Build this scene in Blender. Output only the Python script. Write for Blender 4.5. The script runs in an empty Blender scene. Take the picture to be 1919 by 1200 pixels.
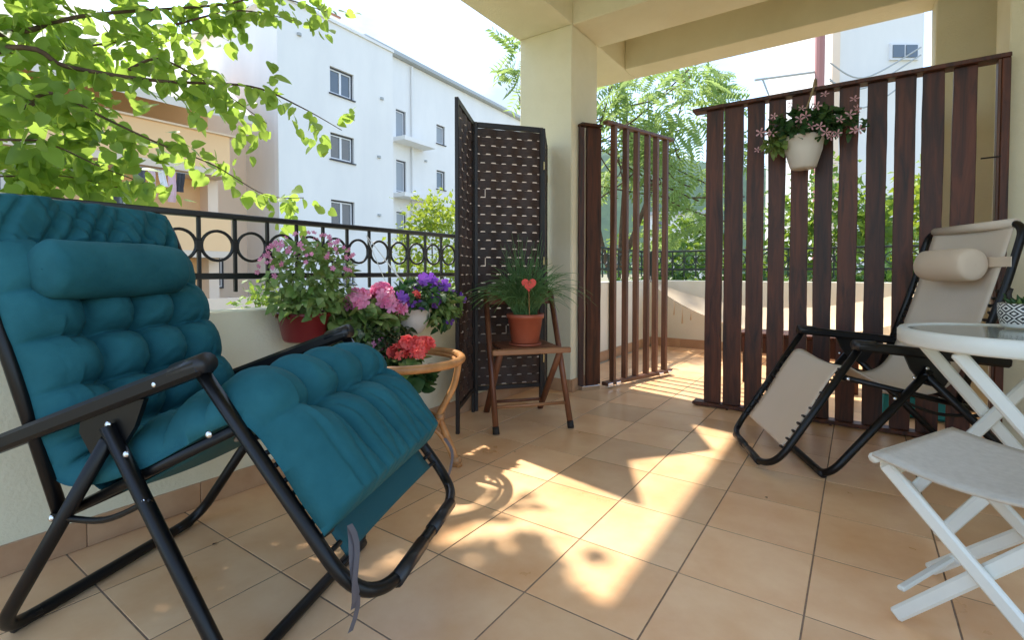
import bpy, bmesh, math, random
import numpy as np
from mathutils import Vector, Matrix, noise
rnd = random.Random(7)
R = math.radians
sc = bpy.context.scene
col = sc.collection

# ------------------------------------------------------------------ camera
cam_d = bpy.data.cameras.new('camera'); cam = bpy.data.objects.new('camera', cam_d); col.objects.link(cam)
cam.location = (1.339, -0.770, 0.856)
cam.rotation_euler = (math.pi/2 - 0.026, 0, 0.6081)
cam_d.sensor_width = 36; cam_d.lens = 17.50; cam_d.shift_y = -0.0345
cam_d.clip_start = 0.02; cam_d.clip_end = 3000
sc.camera = cam
# ------------------------------------------------------------------ sky and sun
SUN_EL, SUN_AZ = R(58), R(-11.5)            # light travels towards SUN_AZ
w = bpy.data.worlds.new('World'); sc.world = w; w.use_nodes = True
nt = w.node_tree; nt.nodes.clear()
wo = nt.nodes.new('ShaderNodeOutputWorld'); bg = nt.nodes.new('ShaderNodeBackground')
sky = nt.nodes.new('ShaderNodeTexSky'); sky.sky_type = 'NISHITA'; sky.sun_disc = False
sky.sun_elevation = SUN_EL; sky.sun_rotation = math.atan2(-math.cos(SUN_AZ), -math.sin(SUN_AZ))
sky.air_density = 1.0; sky.dust_density = 0.8; sky.ozone_density = 1.0; sky.altitude = 0
tc = nt.nodes.new('ShaderNodeTexCoord'); mp = nt.nodes.new('ShaderNodeMapping'); mp.inputs['Scale'].default_value = (1.6, 1.6, 4.0)
nz = nt.nodes.new('ShaderNodeTexNoise'); nz.inputs['Scale'].default_value = 1.7; nz.inputs['Detail'].default_value = 7; nz.inputs['Roughness'].default_value = .55
cr = nt.nodes.new('ShaderNodeValToRGB'); cr.color_ramp.elements[0].position = .36; cr.color_ramp.elements[1].position = .68
mxc = nt.nodes.new('ShaderNodeMix'); mxc.data_type = 'RGBA'
nt.links.new(tc.outputs['Generated'], mp.inputs['Vector']); nt.links.new(mp.outputs['Vector'], nz.inputs['Vector'])
nt.links.new(nz.outputs['Fac'], cr.inputs['Fac']); nt.links.new(cr.outputs['Color'], mxc.inputs['Factor'])
nt.links.new(sky.outputs['Color'], mxc.inputs['A']); mxc.inputs['B'].default_value = (1.38, 1.70, 2.15, 1)
nt.links.new(mxc.outputs['Result'], bg.inputs['Color']); bg.inputs['Strength'].default_value = 0.15
nt.links.new(bg.outputs['Background'], wo.inputs['Surface'])
sun_d = bpy.data.lights.new('sun', 'SUN'); sun = bpy.data.objects.new('sun', sun_d); col.objects.link(sun)
sun_d.energy = 2.1; sun_d.angle = R(1.2); sun_d.color = (1, .93, .82)
sdir = Vector((math.cos(SUN_EL)*math.cos(SUN_AZ), math.cos(SUN_EL)*math.sin(SUN_AZ), -math.sin(SUN_EL)))
sun.rotation_euler = sdir.to_track_quat('-Z', 'Y').to_euler(); sun.location = (-8, 2, 12)
sc.view_settings.view_transform = 'Standard'; sc.view_settings.look = 'None'
sc.view_settings.exposure = 2.0; sc.view_settings.gamma = 1; sc.view_settings.use_curve_mapping = False
sc.cycles.max_bounces = 12; sc.cycles.diffuse_bounces = 6; sc.cycles.transparent_max_bounces = 16; sc.cycles.use_denoising = True

# ------------------------------------------------------------------ helpers
def V(*a): return Vector(a)
class MB:
    def __init__(s): s.v = []; s.f = []
    def add(s, vs, fs, M=None):
        o = len(s.v); s.v += [tuple(M @ Vector(p)) if M else tuple(p) for p in vs]; s.f += [tuple(i+o for i in q) for q in fs]; return s
    def box(s, x0, x1, y0, y1, z0, z1, M=None):
        return s.add([(x0,y0,z0),(x1,y0,z0),(x1,y1,z0),(x0,y1,z0),(x0,y0,z1),(x1,y0,z1),(x1,y1,z1),(x0,y1,z1)],
                     [(3,2,1,0),(4,5,6,7),(0,1,5,4),(1,2,6,5),(2,3,7,6),(3,0,4,7)], M)
    def cbox(s, x0, x1, y0, y1, z0, z1, c=.003, M=None):       # box with chamfered edges
        vs = []; fs = []
        X = (x0, x1); Y = (y0, y1); Z = (z0, z1); idx = {}
        for i in (0,1):
            for j in (0,1):
                for k in (0,1):
                    sx, sy, sz = (c if i == 0 else -c), (c if j == 0 else -c), (c if k == 0 else -c)
                    idx[i,j,k,'x'] = len(vs); vs.append((X[i], Y[j]+sy, Z[k]+sz))
                    idx[i,j,k,'y'] = len(vs); vs.append((X[i]+sx, Y[j], Z[k]+sz))
                    idx[i,j,k,'z'] = len(vs); vs.append((X[i]+sx, Y[j]+sy, Z[k]))
        g = lambda *a: idx[a]
        for i in (0,1):
            q = [g(i,0,0,'x'), g(i,1,0,'x'), g(i,1,1,'x'), g(i,0,1,'x')]; fs.append(q if i else q[::-1])
            q = [g(0,i,0,'y'), g(1,i,0,'y'), g(1,i,1,'y'), g(0,i,1,'y')]; fs.append(q[::-1] if i else q)
            q = [g(0,0,i,'z'), g(1,0,i,'z'), g(1,1,i,'z'), g(0,1,i,'z')]; fs.append(q if i else q[::-1])
        for a in (0,1):
            for b in (0,1):
                p = a ^ b
                q = [g(0,a,b,'y'), g(1,a,b,'y'), g(1,a,b,'z'), g(0,a,b,'z')]; fs.append(q if p else q[::-1])
                q = [g(a,0,b,'x'), g(a,1,b,'x'), g(a,1,b,'z'), g(a,0,b,'z')]; fs.append(q[::-1] if p else q)
                q = [g(a,b,0,'x'), g(a,b,1,'x'), g(a,b,1,'y'), g(a,b,0,'y')]; fs.append(q if p else q[::-1])
        for i in (0,1):
            for j in (0,1):
                for k in (0,1):
                    q = [g(i,j,k,'x'), g(i,j,k,'y'), g(i,j,k,'z')]; fs.append(q if (i+j+k) % 2 == 1 else q[::-1])
        return s.add(vs, fs, M)
    def tube(s, path, r, n=8, closed=False, flat=1.0, caps=True):
        P = [Vector(p) for p in path]; L = len(P); rr = r if isinstance(r, (list, tuple)) else [r]*L
        up = None; vs = []; fs = []
        for i in range(L):
            a = P[i-1] if (i > 0 or closed) else P[i]; b = P[(i+1) % L] if (i < L-1 or closed) else P[i]
            t = (b-a).normalized()
            if up is None:
                up = Vector((0,0,1)) if abs(t.z) < .9 else Vector((1,0,0))
            sdv = t.cross(up);
            if sdv.length < 1e-5: sdv = t.orthogonal()
            sdv.normalize(); up = sdv.cross(t).normalized()
            for k in range(n):
                a_ = 2*math.pi*k/n; vs.append(P[i] + (sdv*math.cos(a_)*flat + up*math.sin(a_))*rr[i])
        for i in range(L if closed else L-1):
            for k in range(n):
                j = (i+1) % L; fs.append((i*n+k, i*n+(k+1) % n, j*n+(k+1) % n, j*n+k))
        if caps and not closed:
            fs.append(tuple(range(n-1, -1, -1))); fs.append(tuple((L-1)*n+k for k in range(n)))
        return s.add(vs, fs)
    def lathe(s, prof, n=28, c=(0,0,0), M=None, sx=1, sy=1):
        vs = []; fs = []
        for (r, z) in prof:
            for k in range(n):
                a = 2*math.pi*k/n; vs.append((c[0]+r*sx*math.cos(a), c[1]+r*sy*math.sin(a), c[2]+z))
        for i in range(len(prof)-1):
            for k in range(n): fs.append((i*n+k, i*n+(k+1) % n, (i+1)*n+(k+1) % n, (i+1)*n+k))
        fs.append(tuple(range(n-1, -1, -1))); fs.append(tuple((len(prof)-1)*n+k for k in range(n)))
        return s.add(vs, fs, M)
    def prism(s, pts, z0, z1, M=None):
        n = len(pts); vs = [(p[0], p[1], z0) for p in pts]+[(p[0], p[1], z1) for p in pts]
        fs = [tuple(range(n-1, -1, -1)), tuple(range(n, 2*n))]+[(i, (i+1) % n, n+(i+1) % n, n+i) for i in range(n)]
        return s.add(vs, fs, M)
    def mesh(s, name, mat, smooth=False):
        m = bpy.data.meshes.new(name); m.from_pydata(s.v, [], s.f); m.update()
        if mat: m.materials.append(mat)
        if smooth: m.polygons.foreach_set('use_smooth', [True]*len(m.polygons))
        return m
    def build(s, name, mat, parent=None, smooth=False, **tags):
        return link(name, s.mesh(name, mat, smooth), parent, **tags)
def link(name, data, parent=None, loc=None, rot=None, scale=None, **tags):
    o = bpy.data.objects.new(name, data); col.objects.link(o)
    if parent: o.parent = parent
    if loc is not None: o.location = loc
    if rot is not None: o.rotation_euler = rot
    if scale is not None: o.scale = (scale,)*3 if not hasattr(scale, '__len__') else scale
    for k, v in tags.items(): o[k] = v
    return o
def thing(name, label, cat, loc=(0,0,0), rotz=0, group=None):
    o = link(name, None, None, loc, (0,0,rotz), label=label, category=cat)
    o.empty_display_size = .05
    if group: o['group'] = group
    return o
def cloud(name, mat, parent, tv, tf, pos, rot, size, smooth=False, kind='stuff'):
    """many small copies of one template joined in a single mesh; rot = list of 3x3"""
    tv = np.array(tv, float); n = len(pos); k = len(tv)
    A = np.einsum('nij,kj->nki', np.array(rot), tv)*np.array(size)[:, None, None]+np.array(pos)[:, None, :]
    fs = []
    off = np.arange(n)*k
    for q in tf: fs.append(np.array(q)[None, :]+off[:, None])
    m = bpy.data.meshes.new(name)
    allf = [tuple(r) for a in fs for r in a.tolist()]
    m.from_pydata(A.reshape(-1, 3).tolist(), [], allf); m.update()
    if mat: m.materials.append(mat)
    if smooth: m.polygons.foreach_set('use_smooth', [True]*len(m.polygons))
    o = link(name, m, parent)
    if kind: o['kind'] = kind
    return o
def rotm(nrm, spin, rr=rnd):
    z = Vector(nrm).normalized(); q = z.to_track_quat('Z', 'Y').to_matrix() @ Matrix.Rotation(spin, 3, 'Z'); return [list(r) for r in q]
def catmull(P, n=8):
    P = [Vector(p) for p in P]; out = []
    for i in range(len(P)-1):
        p0 = P[max(i-1, 0)]; p1 = P[i]; p2 = P[i+1]; p3 = P[min(i+2, len(P)-1)]
        for k in range(n):
            t = k/n; out.append(.5*((2*p1)+(p2-p0)*t+(2*p0-5*p1+4*p2-p3)*t*t+(3*p1-p0-3*p2+p3)*t**3))
    out.append(P[-1]); return out
def fillet(P, r=.05, n=6):
    """polyline with rounded corners"""
    P = [Vector(p) for p in P]; out = [P[0]]
    for i in range(1, len(P)-1):
        a = (P[i-1]-P[i]); b = (P[i+1]-P[i]); ra = min(r, a.length*.49); rb = min(r, b.length*.49)
        A = P[i]+a.normalized()*ra; B = P[i]+b.normalized()*rb
        for k in range(n+1):
            t = k/n; out.append(A*(1-t)**2+P[i]*2*t*(1-t)+B*t*t)
    out.append(P[-1]); return out

# ------------------------------------------------------------------ materials
MATS = {}
def nmat(name, color, rough=.6, metal=0, spec=.5, color2=None, nscale=8, ndetail=4, bump=0, bscale=60, bdetail=3, rand=0, randsat=0, stretch=None, ramp=(.35,.65), sheen=0, coat=0, translucent=0, trans_col=None, wave=None, bdist=.01, rough2=None):
    m = bpy.data.materials.new(name); m.use_nodes = True; t = m.node_tree; N = t.nodes; L = t.links
    b = N['Principled BSDF']; b.inputs['Base Color'].default_value = (*color, 1); b.inputs['Roughness'].default_value = rough
    b.inputs['Metallic'].default_value = metal; b.inputs['Specular IOR Level'].default_value = spec
    if sheen: b.inputs['Sheen Weight'].default_value = sheen
    if coat: b.inputs['Coat Weight'].default_value = coat
    tcn = N.new('ShaderNodeTexCoord'); mpn = N.new('ShaderNodeMapping'); L.new(tcn.outputs['Object'], mpn.inputs['Vector'])
    if stretch: mpn.inputs['Scale'].default_value = stretch
    csock = None
    if rand or randsat:
        oi = N.new('ShaderNodeObjectInfo'); ad = N.new('ShaderNodeVectorMath'); ad.operation = 'ADD'
        sc_ = N.new('ShaderNodeVectorMath'); sc_.operation = 'SCALE'; sc_.inputs['Scale'].default_value = 37
        cx = N.new('ShaderNodeCombineXYZ')
        for k in range(3): L.new(oi.outputs['Random'], cx.inputs[k])
        L.new(cx.outputs[0], sc_.inputs[0]); L.new(mpn.outputs['Vector'], ad.inputs[0]); L.new(sc_.outputs['Vector'], ad.inputs[1]); vec = ad.outputs['Vector']
    else: vec = mpn.outputs['Vector']
    if color2:
        n = N.new('ShaderNodeTexNoise'); n.inputs['Scale'].default_value = nscale; n.inputs['Detail'].default_value = ndetail; n.inputs['Roughness'].default_value = .6
        if wave: n.inputs['Distortion'].default_value = wave
        L.new(vec, n.inputs['Vector']); r = N.new('ShaderNodeValToRGB')
        r.color_ramp.elements[0].position = ramp[0]; r.color_ramp.elements[1].position = ramp[1]
        r.color_ramp.elements[0].color = (*color, 1); r.color_ramp.elements[1].color = (*color2, 1)
        L.new(n.outputs['Fac'], r.inputs['Fac']); csock = r.outputs['Color']
        if rough2 is not None:
            mr = N.new('ShaderNodeMapRange'); mr.inputs['To Min'].default_value = rough; mr.inputs['To Max'].default_value = rough2
            L.new(n.outputs['Fac'], mr.inputs['Value']); L.new(mr.outputs['Result'], b.inputs['Roughness'])
    if rand:
        hs = N.new('ShaderNodeHueSaturation'); mr = N.new('ShaderNodeMapRange'); mr.inputs['To Min'].default_value = 1-rand; mr.inputs['To Max'].default_value = 1+rand
        L.new(oi.outputs['Random'], mr.inputs['Value']); L.new(mr.outputs['Result'], hs.inputs['Value'])
        if csock: L.new(csock, hs.inputs['Color'])
        else: hs.inputs['Color'].default_value = (*color, 1)
        csock = hs.outputs['Color']
    if csock: L.new(csock, b.inputs['Base Color'])
    if bump:
        n2 = N.new('ShaderNodeTexNoise'); n2.inputs['Scale'].default_value = bscale; n2.inputs['Detail'].default_value = bdetail
        L.new(vec, n2.inputs['Vector']); bp = N.new('ShaderNodeBump'); bp.inputs['Strength'].default_value = bump; bp.inputs['Distance'].default_value = bdist
        L.new(n2.outputs['Fac'], bp.inputs['Height']); L.new(bp.outputs['Normal'], b.inputs['Normal'])
    if translucent:
        tr = N.new('ShaderNodeBsdfTranslucent'); mxs = N.new('ShaderNodeMixShader'); mxs.inputs['Fac'].default_value = translucent
        if trans_col: tr.inputs['Color'].default_value = (*trans_col, 1)
        elif csock: L.new(csock, tr.inputs['Color'])
        else: tr.inputs['Color'].default_value = (*color, 1)
        L.new(b.outputs['BSDF'], mxs.inputs[1]); L.new(tr.outputs['BSDF'], mxs.inputs[2]); L.new(mxs.outputs['Shader'], N['Material Output'].inputs['Surface'])
    MATS[name] = m; return m
plaster = nmat('cream plaster', (.71,.665,.48), .85, color2=(.80,.76,.58), nscale=1.6, ndetail=7, bump=.5, bscale=90, bdist=.004)
plaster2 = nmat('terrace plaster', (.70,.68,.54), .85, color2=(.76,.74,.62), nscale=2, bump=.3, bscale=80, bdist=.004)
tile_m = nmat('floor tile', (.74,.41,.195), .21, color2=(.88,.585,.335), nscale=4.5, ndetail=7, rand=.13, ramp=(.3,.7), bump=.06, bscale=22, bdist=.003, rough2=.42)
grout_m = nmat('grout', (.23,.15,.10), .9, color2=(.34,.24,.17), nscale=30)
skirt_m = nmat('skirting tile', (.42,.24,.13), .35, color2=(.50,.31,.18), nscale=7, rand=.06)
rail_m = nmat('railing paint', (.012,.012,.013), .35, bump=.1, bscale=200, bdist=.001)
railg_m = nmat('green railing paint', (.018,.032,.028), .4)
slat_m = nmat('stained slat', (.105,.028,.010), .5, color2=(.015,.005,.003), nscale=5, ndetail=6, rand=.3, stretch=(6,6,.55), ramp=(.35,.7), bump=.5, bscale=14, bdist=.003, wave=.8)
bar_m = nmat('stained bar', (.17,.075,.042), .5, color2=(.085,.034,.018), nscale=6, ndetail=5, rand=.2, stretch=(5,5,.4), bump=.3, bscale=20, bdist=.002)
weave_m = nmat('woven strip', (.026,.012,.008), .55, color2=(.055,.026,.017), nscale=30, rand=.25, stretch=(1,1,6), bump=.3, bscale=120, bdist=.001)
scrframe_m = nmat('screen frame', (.012,.008,.007), .45)
lightsheet_m = nmat('added pale light sheet', (.72,.68,.64), .8, translucent=.55, trans_col=(.75,.70,.66))  # for an invented sheet that carries sunlight into the weave gaps
gold_m = nmat('brass hinge', (.55,.42,.2), .35, metal=1)
steel_m = nmat('steel', (.75,.75,.76), .25, metal=1)
leafA = nmat('tree leaf', (.095,.19,.036), .40, rand=.45, translucent=.55, trans_col=(.46,.64,.10))
leafA2 = nmat('tree leaf mass', (.09,.18,.036), .45, color2=(.15,.26,.05), nscale=3, translucent=.55, trans_col=(.46,.64,.10))
bark_m = nmat('bark', (.13,.085,.05), .85, color2=(.07,.045,.03), nscale=30, bump=.5, bscale=60)
leafB = nmat('ash leaf', (.14,.24,.07), .55, color2=(.20,.30,.09), nscale=1.2, translucent=.45, trans_col=(.44,.58,.18))
leafC = nmat('bush leaf', (.08,.17,.03), .55, color2=(.15,.24,.04), nscale=1.5, translucent=.4, trans_col=(.3,.42,.05))
hill_m = nmat('wooded hill', (.035,.075,.05), .9, color2=(.06,.11,.06), nscale=.06, ndetail=8)
ground_m = nmat('ground', (.16,.17,.08), .95, color2=(.26,.22,.15), nscale=.4)
white_w = nmat('white render', (.83,.815,.785), .85, color2=(.75,.74,.72), nscale=.5, ndetail=7, stretch=(1,1,.35), bump=.1, bscale=20)
cream_w = nmat('pale render', (.88,.71,.55), .85, color2=(.84,.67,.52), nscale=.4)
orange_w = nmat('orange render', (.90,.60,.33), .85, color2=(.86,.56,.30), nscale=.4)
soffit_w = nmat('soffit', (.74,.62,.50), .85)
roof_w = nmat('roof board', (.72,.66,.58), .8, color2=(.64,.58,.50), nscale=2)
rooft_m = nmat('roof tile', (.35,.17,.10), .8, color2=(.28,.13,.08), nscale=6)
wframe_d = nmat('dark window frame', (.03,.032,.045), .5)
wframe_l = nmat('white window frame', (.75,.76,.78), .5)
wglass = nmat('window glass', (.10,.12,.14), .08, spec=.8)
blind_m = nmat('grey blind', (.32,.35,.38), .5)
gutter_m = nmat('grey gutter', (.40,.42,.42), .5)

# ------------------------------------------------------------------ structure: floor
FX0, FX1, FY0, FY1 = -.62, 2.48, -1.93, 4.92
fl = MB().box(FX0, FX1, FY0, FY1, -.25, -.0018).build('floor', grout_m, kind='structure')
TX, TY = .31, .3217
tmesh = MB().cbox(-TX/2+.0022, TX/2-.0022, -TY/2+.0022, TY/2-.0022, -.0017, 0, .0008).mesh('tile', tile_m)
for i in range(-2, 8):
    for j in range(-6, 16):
        cx, cy = (i+.5)*TX, (j+.5)*TY
        if cx > FX1 or cy-TY/2 > FY1-.05: continue
        o = link('tile', tmesh, fl, (cx, cy, rnd.uniform(0, .0005)), (rnd.uniform(-.0010,.0010), rnd.uniform(-.0010,.0010), 0))
        if cy+TY/2 > FY1+.005: o.scale.y = (FY1-cy+TY/2)/TY; o.location.y = (FY1+cy-TY/2)/2
# outside ground
g = MB(); g.add([(-900,-900,-1.6),(900,-900,-1.6),(900,900,-1.6),(-900,900,-1.6)], [(0,1,2,3)]); g.build('ground', ground_m, kind='structure')
# ------------------------------------------------------------------ terrace building frame
bl = thing('terrace_building', 'cream plastered pillars, beams and ceiling framing the tiled terrace', 'building')
MB().cbox(-.760, -.324, 2.35, 2.76, 0, 2.584, .006).build('pillar', plaster, bl)
MB().cbox(1.915, 2.48, 2.56, 2.86, 0, 2.584, .006).build('pillar', plaster, bl)
MB().cbox(1.712, 2.48, 3.31, 3.56, 0, 2.584, .006).build('pillar', plaster, bl)
MB().cbox(-.770, -.325, -1.3, 3.56, 2.584, 2.95, .005).build('edge_beam', plaster, bl)
MB().cbox(-.325, 2.48, 2.36, 2.80, 2.584, 2.95, .005).build('cross_beam', plaster, bl)
MB().cbox(-.325, 2.48, 3.31, 3.56, 2.584, 2.95, .005).build('cross_beam', plaster, bl)
MB().box(-.77, 2.48, -1.3, 3.56, 2.951, 3.15).build('ceiling', plaster, bl)
MB().box(2.48, 2.66, 1.0, 3.56, -.25, 3.15).build('side_wall', plaster, bl)
# parapet walls with their skirting
def skirt(parent, a, b, nrm, z=.089):
    """skirting tiles from a to b, standing proud along nrm"""
    a = Vector((*a, 0)); b = Vector((*b, 0)); d = (b-a); L = d.length; d.normalize(); n = Vector((*nrm, 0)); k = max(1, round(L/.33)); st = L/k
    for i in range(k):
        M = Matrix.Translation(a+d*(i*st)) @ Matrix(((d.x, n.x, 0, 0), (d.y, n.y, 0, 0), (0, 0, 1, 0), (0, 0, 0, 1)))
        mb = MB().cbox(.001, st-.001, -.004, .009, .001, z, .0015)
        mb.v = [tuple(M @ Vector(p)) for p in mb.v]
        mb.build('skirting_tile', skirt_m, parent)
pw = MB().cbox(-.760, -.620, -1.93, 2.349, -.25, .705, .005).build('parapet_wall', plaster, label='low cream parapet wall beside the teal lounger', category='wall')
skirt(pw, (-.62, -1.9), (-.62, 2.33), (1, 0))
pl = bl
skirt(pl, (-.62, 2.349), (-.324, 2.349), (0, -1)); skirt(pl, (-.323, 2.35), (-.323, 2.76), (1, 0))
pf = MB().cbox(-.79, -.65, 2.761, 4.92, -.25, .757, .005).build('parapet_wall', plaster2, label='low parapet wall on the terrace side beyond the slat gate', category='wall')
skirt(pf, (-.65, 2.78), (-.65, 4.91), (1, 0), .10)
pb = MB().cbox(-.79, 2.48, 4.921, 5.06, -.25, .757, .005).build('parapet_wall', plaster2, label='low end wall of the terrace behind the hammock', category='wall')
skirt(pb, (-.64, 4.92), (2.46, 4.92), (0, -1), .10)
# ------------------------------------------------------------------ railings
def railing(name, label, mat, a, b, nb, z0, z1, zb, posts=(), ph=None, bw=.011):
    t = thing(name, label, 'railing', (a[0], a[1], 0)); A = Vector((0,0,0)); D = Vector((b[0]-a[0], b[1]-a[1], 0)); L = D.length; ang = math.atan2(D.y, D.x)
    t.rotation_euler = (0, 0, ang); st = L/nb
    MB().cbox(0, L, -.021, .021, z1-.022, z1, .004).build('top_rail', mat, t)
    MB().cbox(0, L, -.010, .010, z0-.012, z0+.012, .003).build('bottom_rail', mat, t)
    bm_ = MB().cbox(-.0065, .0065, -.0065, .0065, zb, z1-.022, .0015).mesh('baluster', mat)
    rc = (z0+.012+z1-.022)/2; rr = st/2-.009
    pts = [(rr*math.cos(q*math.pi/14), 0, rr*1.0*math.sin(q*math.pi/14)) for q in range(28)]
    rm = MB().tube(pts, .0062, 6, closed=True).mesh('ring', mat, True)
    clm = MB().cbox(-.013, .013, -.009, .009, -.02, .02, .002).mesh('collar', mat)
    for i in range(nb+1):
        link('baluster', bm_, t, (i*st, 0, 0)); link('collar', clm, t, (i*st, 0, rc))
        if i < nb: link('ring', rm, t, ((i+.5)*st, 0, rc))
    for p in posts: MB().cbox(p-.016, p+.016, -.016, .016, (ph or zb)-.3, z1, .003).build('post', mat, t)
    return t
railing('metal_railing', 'black metal railing with a row of rings above the parapet beside the teal lounger', rail_m, (-.69, -1.752), (-.69, 2.332), 31, .839, 1.083, .776, posts=(.02, 1.2, 4.06), ph=.9)
railing('metal_railing', 'dark metal railing with rings on the side wall beyond the slat gate', railg_m, (-.72, 2.80), (-.72, 4.94), 16, .882, 1.10, .80, posts=(2.12,), ph=.9)
railing('metal_railing', 'dark metal railing with rings along the end wall behind the hammock', railg_m, (-.68, 4.99), (2.44, 4.99), 24, .882, 1.10, .80, posts=(0.02, 1.5, 3.1), ph=.9)
MB().cbox(-.645, -.605, 3.73, 3.77, 0, 1.10, .003).build('railing_post', railg_m, label='tall dark metal post standing before the side wall beyond the slat gate', category='post')

# ------------------------------------------------------------------ slat fence
def rough_board(w_, z0, z1, t_, seed, n=22, amp=.0022):
    """upright board with an uneven, sawn edge"""
    mb = MB(); vs = []; fs = []
    for i in range(n+1):
        z = z0+(z1-z0)*i/n
        l = -w_/2+amp*1.6*noise.noise((seed*3.1, z*3, 0))+amp*noise.noise((seed*3.1, z*14, 2)); r = w_/2+amp*1.6*noise.noise((seed*7.7, z*3, 5))+amp*noise.noise((seed*7.7, z*14, 7))
        f_ = -t_/2+.001*noise.noise((seed, z*4, 9))
        vs += [(l, f_+.002, z), (l+.002, f_, z), (r-.002, f_, z), (r, f_+.002, z), (r, t_/2, z), (l, t_/2, z)]
        if i:
            o = (i-1)*6
            for k in range(6): fs.append((o+k, o+(k+1) % 6, o+6+(k+1) % 6, o+6+k))
    fs.append((5,4,3,2,1,0)); fs.append(tuple(n*6+k for k in range(6)))
    return mb.add(vs, fs)
fn = thing('slat_fence', 'tall dark brown fence of wide upright boards behind the beige lounger', 'fence', (.467, 2.52, 0))
slx = [(.539,.638),(.650,.754),(.775,.869),(.892,.981),(1.009,1.097),(1.126,1.213),(1.240,1.328),(1.363,1.451),(1.483,1.568),(1.592,1.680),(1.710,1.800)]
for i, (a, b) in enumerate(slx):
    o = rough_board(b-a, .030, 1.862, .020, i+1).build('board', slat_m, fn); o.location = ((a+b)/2-.467, .012, 0)
MB().cbox(-.005, 1.445, -.035, .055, 1.863, 1.885, .003).build('top_rail', slat_m, fn)
MB().cbox(.008, 1.40, -.030, .050, .008, .029, .003).build('bottom_rail', slat_m, fn)
MB().cbox(1.412, 1.444, -.030, .030, .0, 1.862, .003).build('post', slat_m, fn)
MB().cbox(1.400, 1.4115, -.026, .026, .0, 1.862, .002).build('post_batten', bar_m, fn)
MB().tube([(1.40, .06, 1.06), (1.20, .28, .60), (1.05, .46, .02)], .016, 4).build('brace', bar_m, fn)
MB().tube([(1.345, -.03, 1.40), (1.415, -.03, 1.402)], .004, 6).build('bolt_pin', rail_m, fn)
for q in (.21, .75, 1.2): MB().box(q, q+.012, -.028, -.018, 0, .009).build('foot', slat_m, fn)
# gate and its boards
gp = thing('gate_post', 'pair of tall dark boards fixed beside the pillar as gate post', 'post', (-.255, 2.50, 0))
o = rough_board(.118, .035, 1.893, .020, 31).build('board', slat_m, gp); o.location = (.012, .035, 0); o.rotation_euler = (0, 0, R(58))
o = rough_board(.040, .035, 1.893, .022, 33).build('board', slat_m, gp); o.location = (-.046, -.045, 0); o.rotation_euler = (0, 0, R(40))
MB().cbox(-.075, .075, -.03, .03, .0, .034, .003).build('foot_plate', steel_m, gp).rotation_euler = (0, 0, R(58))
MB().cbox(-.085, .085, -.035, .035, 1.894, 1.912, .003).build('cap', slat_m, gp).rotation_euler = (0, 0, R(58))
gt = thing('slat_gate', 'narrow brown gate of six thin upright bars standing ajar', 'gate', (-.175, 2.60, 0), math.atan2(.765, .235)); GL = .805
for d_ in (.083, .219, .347, .480, .592, .720):
    MB().cbox(d_-.014, d_+.014, -.022, .022, .050, 1.925, .002).build('bar', bar_m, gt)
MB().cbox(-.01, GL, -.026, .026, 1.926, 1.950, .003).build('top_rail', bar_m, gt)
MB().cbox(-.01, GL, -.026, .026, .020, .049, .003).build('bottom_rail', bar_m, gt)
for q in (.0, .09, .62, .74): MB().cbox(q, q+.05, -.034, -.0265, .012, .04, .002).build('hinge_plate', steel_m, gt)

# ------------------------------------------------------------------ folding screen
def woven_band(L, z0, z1, ph, n=7, slit=None):
    """one horizontal strip, bulging over and under, with small gaps along its lower edge"""
    mb = MB(); vs = []; fs = []; seg = n*16; u = []
    for i in range(seg+1):
        x = L*i/seg; c = (x/L*n+ph) % 1.0
        gap = 0.0070 if .27 < c < .73 else 0.0
        y = .0040*math.sin(2*math.pi*(x/L*n/2+ph/2))
        vs += [(x, y-.0012, z0+gap), (x, y-.0012, z1), (x, y+.0012, z1), (x, y+.0012, z0+gap)]
        if i and not (slit and i in slit):
            o = (i-1)*4
            for k in range(4): fs.append((o+k, o+4+k, o+4+(k+1) % 4, o+(k+1) % 4))
    return mb.add(vs, fs)
SH = 1.763
H = [(-.378,1.193), (-.586,1.585), (-.305,1.940), (-.515,2.325)]
scr = thing('folding_screen', 'black woven folding room divider screen standing beside the pillar', 'screen', (*H[0], 0))
nbands = 30; zb0, zb1 = .155, SH-.035; bh = (zb1-zb0)/nbands
for p in range(3):
    a = Vector((*H[p], 0)); b = Vector((*H[p+1], 0)); d = b-a; L = d.length; ang = math.atan2(d.y, d.x)
    pan = link('panel', MB().cbox(.004, .026, -.010, .010, 0, SH, .002).cbox(L-.026, L-.004, -.010, .010, 0, SH, .002).cbox(.0265, L-.0265, -.009, .009, SH-.032, SH, .002).cbox(.0265, L-.0265, -.009, .009, .125, .152, .002).mesh('panel', scrframe_m), scr, a-Vector((*H[0], 0)), (0, 0, ang))
    bm2 = [[woven_band(L-.053, .0, bh, ph, 6, sl_).mesh('woven_strip', weave_m) for sl_ in (None, (12+int(ph*16),), (44+int(ph*16), 76+int(ph*16)), (60+int(ph*16),))] for ph in (0, .5)]
    for k in range(nbands): link('woven_strip', bm2[k % 2][rnd.choice((0,0,0,0,0,0,0,1,2,3))], pan, (.0265, 0, zb0+k*bh))
    MB().box(.0265, L-.0265, .0062, .0070, zb0, zb1).build('added_light_sheet', lightsheet_m, pan)  # added translucent sheet, lit from behind so the weave gaps show bright
    for zz in (.28, .9, 1.5): MB().cbox(L-.004, L+.004, -.012, .012, zz, zz+.05, .001).build('hinge', gold_m, pan)
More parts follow.
